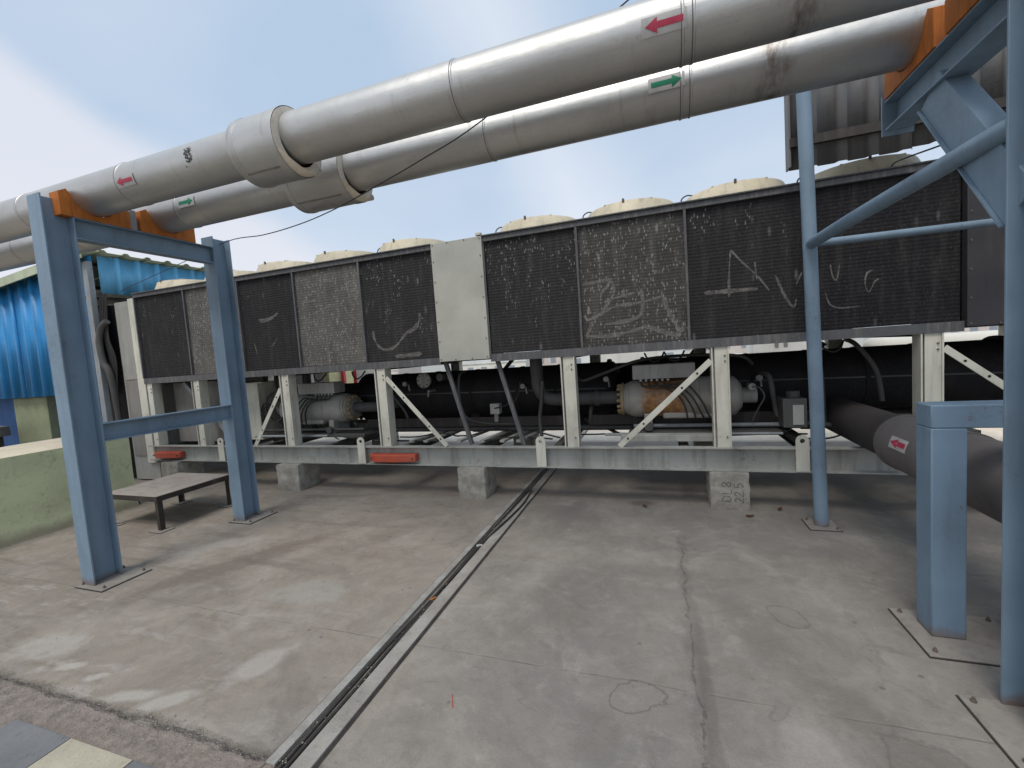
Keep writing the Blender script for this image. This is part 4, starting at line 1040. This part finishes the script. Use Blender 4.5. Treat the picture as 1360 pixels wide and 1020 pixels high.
# ================================================================= BENCH
BN = thing('steel_bench', 'low dark steel bench with dusty top bolted down between the columns and the machine', 'bench', (-5.4, 3.35, 0))
bx0, bx1, by0, by1, bz = -5.86, -4.99, 2.98, 3.80, .375
MB().box(bx0, bx1, by0, by1, bz - .004, bz + .002).build('bench_top', 'bench_top', BN, .001)
for a, b, u in (((bx0, by0), (bx1, by0), 0), ((bx1, by0), (bx1, by1), 0), ((bx1, by1), (bx0, by1), 0), ((bx0, by1), (bx0, by0), 0)):
    d = Vector((b[0] - a[0], b[1] - a[1], 0)).normalized(); inn = Vector((-d.y, d.x, 0)) * .006
    MB().bar(Vector((a[0], a[1], bz - .031)) + inn, Vector((b[0], b[1], bz - .031)) + inn - d * .0125, (0, 0, 1), .0265, .006).build('edge_angle', 'dark_steel', BN)
for x in (bx0 + .035, bx1 - .035):
    for y in (by0 + .035, by1 - .035):
        sx = 1 if x > -5.4 else -1; sy = 1 if y > 3.3 else -1
        lg = MB(); lg.box(x - .025, x + .022, y + sy * .018 - .003, y + sy * .018 + .003, .0085, bz - .005)
        lg.box(x + sx * .021 - .0029, x + sx * .021 + .0029, y - .025, y + sy * .018 + (-.0035 if sy > 0 else .0035) if sy > 0 else y + .025, .0085, bz - .005)
        lg.build('leg', 'dark_steel', BN)
        MB().box(x - .09, x + .09, y - .075, y + .075, 0, .003).build('dark_gap_skirt', 'gap_dark', BN)  # dark skirt painting the shaded gap below the foot plate
        MB().box(x - .085, x + .085, y - .07, y + .07, 0.0035, .008).build('foot_plate', 'plate', BN, .001)

# ================================================================= RIGHT SIDE STEELWORK
RF = thing('pipe_support_gallows', 'blue column with a cantilever beam and knee brace carrying the pipes at the near side', 'frame', (1.35, 2.14, 0))
RX = 1.355
MB().ibeam((RX, 2.14, .0135), (RX, 2.14, 3.02), (0, 1, 0), .195, .155, .011, .008).build('column', 'blue_steel', RF, .0015)
base_plate(1.145, 1.56, 1.90, 2.25, RF)
MB().ibeam((RX, 2.238, 2.808), (RX, 3.20, 2.808), (0, 0, 1), .165, .13, .010, .007).build('cantilever_beam', 'blue_steel', RF, .0015)
MB().box(RX - .075, RX + .075, 3.201, 3.213, 2.70, 2.92).build('end_plate', 'blue_steel', RF, .001)
kb = MB().bar((RX, 2.80, 2.735), (RX, 2.225, 2.02), (0, .7, -.7), .092, .045).build('knee_brace', 'blue_steel', RF, .004)
MB().bar((RX - .004, 2.873, 2.675), (RX - .004, 2.298, 1.96), (0, .7, -.7), .0035, .056).build('brace_flange', 'blue_steel', kb)
saddle(RX - .02, P1Y + .01, 'orange timber saddle under the upper pipe on the cantilever beam')
saddle(RX - .02, P2Y + .01, 'orange timber saddle under the lower pipe on the cantilever beam')

PF = thing('low_pipe_portal', 'low blue portal of square tube straddling the lagged floor pipe', 'frame', (1.7, 2.73, 0))
for xc in (1.32, 2.12):
    MB().box(xc - .07, xc + .07, 2.66, 2.80, .0135, 1.085).build('column', 'blue_dark', PF, .006)
base_plate(1.17, 1.62, 2.50, 2.90, PF); base_plate(1.97, 2.30, 2.56, 2.90, PF)
MB().box(1.25, 2.19, 2.66, 2.80, 1.0855, 1.20).build('portal_beam', 'blue_dark', PF, .006)
MB().box(1.60, 1.80, 2.645, 2.6595, .985, 1.10).build('pipe_bracket', 'blue_dark', PF, .003)

# slender pole with tie bars
PO = thing('tubular_pole', 'slender blue round pole standing in front of the dark coils with two tie bars', 'pole', (1.205, 4.1, 0))
MB().cyl((1.205, 4.10, .0105), (1.135, 4.12, 4.2), .050, 24).build('pole_shaft', 'blue_steel', PO)
MB().box(1.093, 1.322, 3.993, 4.232, 0, .004).build('dark_gap_skirt', 'gap_dark', PO)  # added dark rim that paints the shaded gap round the pole plate
pl = MB().box(1.10, 1.315, 4.0, 4.225, 0.0045, .010).build('base_plate', 'plate', PO, .001)
for bx, by in ((1.125, 4.20), (1.29, 4.02)): MB().cyl((bx, by, .0105), (bx, by, .028), .011, 6).build('anchor_bolt', 'bolt', pl)
MB().tube([(1.165, 4.06, 2.29), (1.20, 3.4, 2.30), (1.32, 2.245, 2.33)], .042, 20).build('tie_bar', 'blue_steel', PO)
MB().cyl((1.20, 4.11, 2.295), (3.1, 4.12, 2.28), .028, 16).build('tie_bar', 'blue_steel', PO)
P3 = thing('tubular_pole', 'blue round pole at the end of the level tie bar beyond the near column', 'pole', (3.15, 4.12, 0))
MB().cyl((3.15, 4.12, .0105), (3.15, 4.12, 4.2), .050, 24).build('pole_shaft', 'blue_steel', P3)
MB().box(3.05, 3.26, 4.0, 4.225, 0, .010).build('base_plate', 'plate', P3, .001)

# corrugated sheet screen hung between the poles
def corrugated(x0, x1, y, z0, z1, pitch, depth, axis='X', rib=.35, thick=.0012, z1b=None):
    """trapezoid sheet; runs along X (or Y), ribs vertical. z1b: top height at the far end"""
    prof_ = []; n = int(round((x1 - x0) / pitch)); p = (x1 - x0) / n
    for i in range(n):
        a = x0 + i * p
        prof_ += [(a, 0), (a + p * (1 - rib), 0), (a + p * (1 - rib) + depth * .55, depth), (a + p - depth * .55, depth)]
    prof_.append((x1, 0)); vs = []
    for a, d in prof_:
        zt = z1 if z1b is None else z1 + (z1b - z1) * (a - x0) / (x1 - x0)
        for z in (z0, zt): vs.append((a, y - d, z) if axis == 'X' else (y + d, a, z))
    return MB().add(vs, [(2 * i, 2 * i + 2, 2 * i + 3, 2 * i + 1) for i in range(len(prof_) - 1)])
def solid(o, t=.002):
    s_ = o.modifiers.new('thickness', 'SOLIDIFY'); s_.thickness = t; s_.offset = 0; return o
SC = thing('sheet_screen', 'dull grey corrugated sheet screen hanging behind the poles above the fans', 'screen', (2.3, 4.3, 2.97))
for x in (1.09, 1.91, 2.73):
    solid(corrugated(x, x + .83, 4.33, 2.97 - (0.02 if x < 1.2 else 0), 4.15, .203, .035, 'X', .45).build('corrugated_sheet', 'sheet_grey', SC, fixn=False))
MB().bar((1.08, 4.255, 3.14), (3.6, 4.255, 3.14), (0, 0, 1), .035, .020).build('sheet_rail', 'dark_steel', SC)
MB().bar((1.08, 4.255, 3.95), (3.6, 4.255, 3.95), (0, 0, 1), .035, .020).build('sheet_rail', 'dark_steel', SC)
MB().box(1.075, 1.088, 4.25, 4.36, 2.955, 4.15).build('edge_angle', 'sheet_grey', SC)

# lagged pipe running from under the machine towards the walkway
LP = thing('lagged_floor_pipe', 'large dusty lagged pipe near the floor that passes under the low blue portal', 'pipe', (1.78, 3.6, .73))
def ypipe(y0, y1, r, name, mat):
    a = MB(); n = 40
    a.cyl((1.72, y0, .73), (1.72, y1, .73), r, 48, cap=False)
    return a.build(name, mat, LP)
M['lag'] = painted('dusty_grey_lagging', (.15, .135, .13), (.12, .10, .09), .7, .7, .1)
M['lag_dark'] = painted('dark_lagging', (.055, .048, .048), (.04, .035, .03), .6, .75, 0)
ypipe(3.30, 3.95, .205, 'jacket_section', 'lag'); ypipe(-3.0, 3.298, .200, 'jacket_section', 'lag'); ypipe(3.952, 5.6, .178, 'jacket_section', 'lag_dark')
MB().cyl((1.72, 3.90, .73), (1.72, 3.958, .73), .212, 48).build('joint_band', 'lag', LP)
MB().cyl((1.72, 3.285, .73), (1.72, 3.31, .73), .210, 48).build('joint_band', 'lag', LP)
for yy in (2.73, -.5, -2.2):
    MB().box(1.60, 1.84, yy - .05, yy + .05, 0, .545).build('pipe_stand', 'dark_steel', LP)
# label with red arrow on its flank
def on_lp(a, b):      # a along -Y, b up the flank facing -X
    t = b / .207; return Vector((1.72 - .2075 * math.cos(t), a, .73 + .2075 * math.sin(t)))
lb = MB(); vs = []
for i in range(7):
    b = .02 + .085 * i / 6; vs += [on_lp(3.52, b), on_lp(3.74, b)]
lo = lb.add(vs, [(2 * i, 2 * i + 1, 2 * i + 3, 2 * i + 2) for i in range(6)], True).build('arrow_label', 'label_white', LP, fixn=False)
def on_lp2(a, b): v_ = on_lp(a, b); return Vector((1.72, a, .73)) + (v_ - Vector((1.72, a, .73))) * 1.01
ar = MB()
ar.add([on_lp2(3.54, .046), on_lp2(3.64, .046), on_lp2(3.64, .08), on_lp2(3.54, .08)], [(0, 1, 2, 3)]); ar.add([on_lp2(3.64, .03), on_lp2(3.73, .063), on_lp2(3.64, .095)], [(0, 1, 2)])
ar.build('arrow_print', 'arrow_red', lo, fixn=False)

# ================================================================= LOW GREEN WALL
gwm = MB(); nx, ny = 10, 60
xa, xb, ya, yb = -7.5, -6.4, -3.0, 3.60
grid = []
for j in range(ny + 1):
    for i in range(nx + 1):
        x = xa + (xb - xa) * i / nx; y = ya + (yb - ya) * j / ny
        edge = min(1, (i if i < nx / 2 else nx - i) / 2.0)
        hump = .04 * math.sin(math.pi * i / nx) + .03 * mnoise.noise(Vector((x * 1.6, y * 1.2, 0))) * edge
        grid.append((x, y, .905 - .012 * (1 - edge) + hump * edge))
gwm.add(grid, [(j * (nx + 1) + i, j * (nx + 1) + i + 1, (j + 1) * (nx + 1) + i + 1, (j + 1) * (nx + 1) + i) for j in range(ny) for i in range(nx)], True)
def skirt(idx, nrm):
    vs, n = [], len(idx); rows = 8
    for r_ in range(rows + 1):
        for k in idx:
            g_ = grid[k]; z = g_[2] * (1 - r_ / rows)
            off = .010 * mnoise.noise(Vector((g_[0] * 2, g_[1] * 2, z * 3))) if 0 < r_ else 0
            off += (.035 if r_ == rows else .012 if r_ == rows - 1 else 0)
            vs.append((g_[0] + nrm[0] * off, g_[1] + nrm[1] * off, z))
    gwm.add(vs, [(r_ * n + i, r_ * n + i + 1, (r_ + 1) * n + i + 1, (r_ + 1) * n + i) for r_ in range(rows) for i in range(n - 1)], True)
skirt([j * (nx + 1) + nx for j in range(ny + 1)], (1, 0)); skirt([ny * (nx + 1) + i for i in range(nx + 1)], (0, 1)); skirt([i for i in range(nx + 1)], (0, -1)); skirt([j * (nx + 1) for j in range(ny + 1)], (-1, 0))
tag(gwm.build('low_wall', 'green_wall'), 'thick low wall of stained pale green plaster with a cream sloping top', 'wall')

# ================================================================= BLUE SHED
SH = thing('blue_shed', 'shed clad in bright blue ribbed sheet under a pale green roof', 'shed', (-10.6, 6.5, 0))
sx0, sx1, sy0, sy1 = -14.0, -8.22, 4.45, 9.5
def roof_z(x): return 3.62 + (x - sx1) * .085
xx = sx0
while xx < sx1 - .05:
    xe = min(xx + .90, sx1)
    solid(corrugated(xx, xe - .004, sy0, 1.42, roof_z(xx) - .07, .30, .035, 'X', .30, z1b=roof_z(xe) - .07).build('cladding_sheet', 'blue_sheet', SH, fixn=False)); xx += .90
M['blue_sheet_side'] = painted('light_blue_sheet', (.15, .47, .74), (.08, .18, .26), .45, .4, 0, 1)
yy = 4.52
while yy < sy1:
    solid(corrugated(yy, yy + .896, sx1 + .0, 2.98, roof_z(sx1) - .06, .30, .045, 'Y', .33).build('cladding_sheet', 'blue_sheet_side', SH, fixn=False)); yy += .90
# roof sheets: ribs run along X, seen end-on above the side wall
y = 4.28
while y < sy1 + .2:
    prof_ = []
    for i in range(3):
        a = y + i * .32; prof_ += [(a, 0), (a + .20, 0), (a + .235, .035), (a + .285, .035)]
    prof_.append((y + .955, 0)); vs = []
    for a, d in prof_:
        for x in (sx0 - .3, sx1 + .12): vs.append((x, a, roof_z(x) + d - .03))
    solid(MB().add(vs, [(2 * i, 2 * i + 1, 2 * i + 3, 2 * i + 2) for i in range(len(prof_) - 1)]).build('roof_sheet', 'roof_green', SH, fixn=False), .004); y += .96
fa = MB(); fa.add([(sx0, sy0 - .19, roof_z(sx0) - .16), (sx1 + .1, sy0 - .19, roof_z(sx1) - .15), (sx1 + .1, sy0 - .19, roof_z(sx1) - .02), (sx0, sy0 - .19, roof_z(sx0) - .02),
                  (sx0, sy0 - .17, roof_z(sx0) - .16), (sx1 + .1, sy0 - .17, roof_z(sx1) - .15), (sx1 + .1, sy0 - .17, roof_z(sx1) - .02), (sx0, sy0 - .17, roof_z(sx0) - .02)],
       [(0, 1, 2, 3), (5, 4, 7, 6), (0, 4, 5, 1), (3, 2, 6, 7), (0, 3, 7, 4), (1, 5, 6, 2)]); fa.build('fascia', 'roof_green', SH)
MB().box(sx1 - .09, sx1 + .02, 4.36, 4.44, 0, 3.45).build('corner_post', 'post_grey', SH, .004)
MB().box(-11.12, -10.12, 4.55, 4.95, 0, 1.405).build('pillar', 'pillar', SH, .01)
MB().box(-14, -11.13, 4.96, 5.05, 0, 1.415).build('lower_wall', 'blue_wall', SH)
MB().box(-10.11, -8.9, 4.80, 4.9, 0, 1.415).build('lower_wall', 'blue_wall', SH)
MB().box(-14, sx1 - .3, 9.2, 9.35, 0, 3.0).build('back_wall', 'dark_steel', SH)
MB().box(-8.7, -8.35, 5.2, 9.2, 0, 2.97).build('side_wall', 'dark_steel', SH)
for x in (-13, -11.5, -10, -8.6):
    MB().bar((x, sy0 + .05, roof_z(x) - .10), (x, sy1, roof_z(x) - .10), (0, 0, 1), .03, .03).build('purlin', 'dark_steel', SH)
MB().bar((sx1 - .5, 4.5, 2.93), (sx1 + .05, 6.4, 2.93), (0, 0, 1), .02, .28).build('eaves_shelf', 'dark_steel', SH)
# fat flexible duct and loose cables between shed and cabinet
cable('flexible_duct', [(-8.0, 4.42, 2.52), (-8.12, 4.40, 2.42), (-8.17, 4.38, 2.2), (-8.13, 4.38, 1.9), (-8.05, 4.4, 1.7), (-8.08, 4.45, 1.2), (-8.15, 4.5, .4)], .045, 'dark ribbed hose bending down beside the end cabinet', 'grey_pipe', 8, 'hose', seg=14)
for i in range(5):
    x = -8.16 + i * .035
    cable('hanging_cable', [(x, 4.47, 2.95), (x - .03, 4.44, 2.5 - i * .05), (x + .04, 4.46, 1.9), (x - .02, 4.45, 1.2), (x, 4.5, .1)], .012, 'dark cable hanging in the gap beside the shed, ' + ('nearest the corner post', 'next to the corner post cable', 'middle one of five', 'second from the cabinet', 'closest to the end cabinet')[i], group='cables hanging beside the shed')
tag(MB().box(-8.80, -7.965, 4.62, 5.4, .0, 2.80).build('dark_backing_box', 'black', bevel=.004), 'added black backing box closing the bright gap behind the hanging cables', 'duct')  # black backing added to shut out bright sky slits beside the cabinet
# steel channel trolley behind the wall
ST = thing('steel_ramp', 'weathered steel channel platform behind the pale green wall', 'platform', (-11.6, 4.0, 0))
MB().box(-12.6, -10.8, 3.62, 4.3, .93, .95).build('platform_plate', 'bench_top', ST)
MB().bar((-10.78, 3.6, .86), (-10.78, 4.32, .86), (0, 0, 1), .08, .012).build('platform_edge', 'rail_grey', ST)
MB().bar((-12.6, 3.6, .86), (-10.80, 3.6, .86), (0, 0, 1), .08, .012).build('platform_edge', 'rail_grey', ST)
for x in (-12.5, -10.9): MB().box(x - .03, x + .03, 3.65, 3.71, 0, .78).build('leg', 'dark_steel', ST)
for x in (-12.5, -10.9): MB().box(x - .03, x + .03, 4.2, 4.26, 0, .78).build('leg', 'dark_steel', ST)

# ================================================================= OVERHEAD WIRES
def _sag(p, q, s_, n=10):
    p, q = Vector(p), Vector(q); return [p.lerp(q, i / n) - Vector((0, 0, s_ * 4 * (i / n) * (1 - i / n))) for i in range(n + 1)]
cable('overhead_wire', [(-7.9, 4.6, 2.98), (-7.517, 4.5, 2.997), (-5.442, 3.9, 3.0), (-4.13, 3.42, 2.945), (-3.419, 3.2, 2.85), (-2.787, 3.0, 2.801), (-2.249, 2.82, 2.793), (-1.834, 2.72, 2.839), (-1.435, 2.67, 2.919), (-.98, 2.645, 3.053), (-.086, 2.64, 3.473), (1.0, 2.63, 4.05), (2.2, 2.6, 4.8)], .0045, 'thin black wire sagging between the two overhead pipes', steps=6, seg=6)
cable('overhead_wire', [(1.86, 4.50, 2.875), (1.84, 4.38, 2.894), (1.66, 3.4, 2.66), (1.5, 2.525, 2.457), (1.44, 2.25, 2.40)], .0055, 'black wire running from the top of the coils past the knee brace', steps=6, seg=6)
cable('down_wire', [(1.245, 4.385, 2.9), (1.243, 4.40, 2.84), (1.243, 4.408, 2.4), (1.243, 4.408, 1.62)], .006, 'thin pale wire running down the coils beside the slender pole', 'post_grey', steps=3, seg=6)

# ================================================================= ROOF BEYOND THE MACHINE
tag(MB().box(-11.6, -9.3, 10.5, 12.6, 0, 2.2).build('yellow_cabin', 'yellow_wall', bevel=.01), 'pale yellow rooftop cabin seen through the gap under the coils', 'cabin')
RW = thing('red_white_frame', 'red steel frame with white panels far behind the compressor', 'frame', (-8.9, 11, 0))
for x in (-9.2, -8.75, -8.0): MB().box(x - .05, x + .05, 10.95, 11.05, 0, 1.9).build('post', 'red_bright', RW)
MB().box(-9.25, -7.95, 10.945, 10.949, 1.75, 1.9).build('rail', 'red_bright', RW)
MB().box(-8.69, -8.06, 10.97, 11.02, .9, 1.7).build('panel', 'white_wall', RW)
CT = thing('rooftop_cooler_box', 'cream rooftop plant box with two dark vents beyond the gap', 'plant box', (2.4, 9.4, 0))
MB().box(1.65, 3.2, 9.0, 9.8, 0, 1.78).build('casing', 'white_wall', CT, .01)
for x in (1.98, 2.12): MB().box(x, x + .06, 8.985, 8.999, 1.38, 1.60).build('vent', 'grey_panel', CT)
tag(MB().box(.3, 1.64, 9.3, 9.6, 1.02, 1.28).cyl((.5, 9.45, 0), (.5, 9.45, 1.02), .05, 10).cyl((1.5, 9.45, 0), (1.5, 9.45, 1.02), .05, 10).build('raised_duct', 'white_wall', bevel=.004), 'white raised duct on short legs beside the cream plant box', 'duct')
tag(MB().box(-1.4, .0, 9.8, 10.6, 0, 1.56).build('white_tank', 'white_wall', bevel=.03), 'white boxy rooftop tank glimpsed above the black shell', 'tank')
tag(MB().box(3.4, 7.0, 8.6, 9.4, 0, 1.42).build('white_tank', 'far_wall_b', bevel=.12), 'long rounded cream tank beyond the end of the machine', 'tank')
# city buildings
rb = random.Random(3); looks = ['tall grey', 'low cream', 'pinkish', 'wide pale grey', 'narrow cream', 'dull pink', 'flat roofed grey']
spots = [(-160, 150), (-110, 120), (-75, 100), (-52, 130), (-34, 88), (-20, 110), (-6, 80), (6, 120), (16, 90), (30, 105), (46, 85), (62, 120), (85, 100), (120, 140)]
desc = ['grey block at the far end of the skyline', 'cream block behind the shed roof line', 'pink block in the distance beyond the yellow cabin', 'wide grey block in the distance past the red frame', 'cream block seen over the shell near the blank panel', 'pink city block far behind the suction pipe', 'grey city block far behind the white tank', 'cream city block just beyond the white tank', 'pink city block above the terminal box', 'grey city block behind the raised white duct', 'cream city block behind the plant box', 'pink city block beyond the cream tank', 'grey city block beyond the near column', 'cream city block at the far side of the town']
for i, ((x, y), d) in enumerate(zip(spots, desc)):
    wdt = rb.uniform(12, 22); dp = 12; h = 15 + rb.uniform(-.5, 2.6)
    B = thing('city_building', d, 'building', (x, y, -15), 'city buildings')
    MB().box(x - wdt / 2, x + wdt / 2, y, y + dp, -15, -15 + h).build('wall', ['far_wall_a', 'far_wall_b', 'far_wall_c'][i % 3], B)
    MB().box(x - wdt / 2 - .2, x + wdt / 2 + .2, y - .2, y - .01, -15 + h - .5, -15 + h + .3).build('roof_parapet', ['far_wall_b', 'far_wall_a', 'far_wall_b'][i % 3], B)
    for fl_i in range(4):
        z = -15 + h - 2.6 - fl_i * 3.1; n = int(wdt / 3.2)
        for k_ in range(n):
            xx_ = x - wdt / 2 + 1.2 + k_ * 3.2
            MB().box(xx_, xx_ + 1.3, y - .06, y - .005, z, z + 1.4).build('window', 'far_glass', B)

# ================================================================= SMALL THINGS ON THE FLOOR
def bit(name, x, y, l, wd, h, a, mat, label, cat):
    d = Vector((math.cos(a), math.sin(a), 0)) * l / 2; p = Vector((x, y, h / 2 + .001))
    return tag(MB().bar(p - d, p + d, (0, 0, 1), h / 2, wd / 2).build(name, mat), label, cat)
bit('red_stick', -.985, 1.70, .08, .0035, .003, R(118), 'red', 'thin red stick lying on the floor beside the cable channel', 'stick')
bit('orange_scrap', -1.50, 2.45, .045, .012, .006, R(60), 'orange', 'orange scrap lying in the cable channel', 'scrap')
bit('paper_scrap', -1.50, 3.25, .05, .02, .012, R(20), 'label_white', 'white paper scrap caught in the cable channel', 'scrap')
def leaf(x, y, a, label):
    n = 8; vs = []
    for i in range(n + 1):
        t = i / n; wd = .016 * math.sin(math.pi * t) + .001; lx = (t - .5) * .075; lift = .006 + .012 * abs(t - .5)
        for sg, up_ in ((-1, .008), (0, 0), (1, .010)):
            vs.append((x + lx * math.cos(a) - sg * wd * math.sin(a), y + lx * math.sin(a) + sg * wd * math.cos(a), lift + up_))
    o = MB().add(vs, [(3 * i + k, 3 * i + k + 1, 3 * i + k + 4, 3 * i + k + 3) for i in range(n) for k in range(2)], True).build('dry_leaf', 'leaf', fixn=False)
    solid(o, .0008); tag(o, label, 'leaf', 'dry leaves on the floor')
leaf(.70, 4.22, .3, 'dry brown leaf at the foot of the block with written numbers')
leaf(.98, 4.43, 1.0, 'dry leaf in the shade between the numbered block and the pole')
leaf(-.20, 4.35, 2.0, 'dark dry leaf under the beam between two concrete blocks')
pb_ = MB(); rp = random.Random(5)
def pebble(mb, x, y, s_):
    vs = [(x + s_ * a * rp.uniform(.6, 1.1), y + s_ * b * rp.uniform(.6, 1.1), max(0, s_ * (c * rp.uniform(.5, .9) + .45))) for a, b, c in ((1, 0, 0), (-1, 0, 0), (0, 1, 0), (0, -1, 0), (0, 0, 1), (0, 0, -1))]
    mb.add(vs, [(0, 2, 4), (2, 1, 4), (1, 3, 4), (3, 0, 4), (2, 0, 5), (1, 2, 5), (3, 1, 5), (0, 3, 5)])
for i in range(420): pebble(pb_, rp.uniform(-4.3, 1.6), rp.gauss(1.22, .05), rp.uniform(.002, .007))
for i in range(260): pebble(pb_, rp.uniform(-4.5, 1.8), rp.uniform(1.4, 5.5), rp.uniform(.0015, .0055))
for i in range(60): pebble(pb_, rp.uniform(-1.535, -1.48), rp.uniform(1.2, 5.0), rp.uniform(.003, .007))
o = pb_.build('loose_gravel', 'strip_b', at=(0, 0, 0)); o['kind'] = 'stuff'; o['label'] = 'loose grit and crumbs of mortar scattered over the floor'

for o in list(bpy.data.objects):
    if '_w' in o: del o['_w']
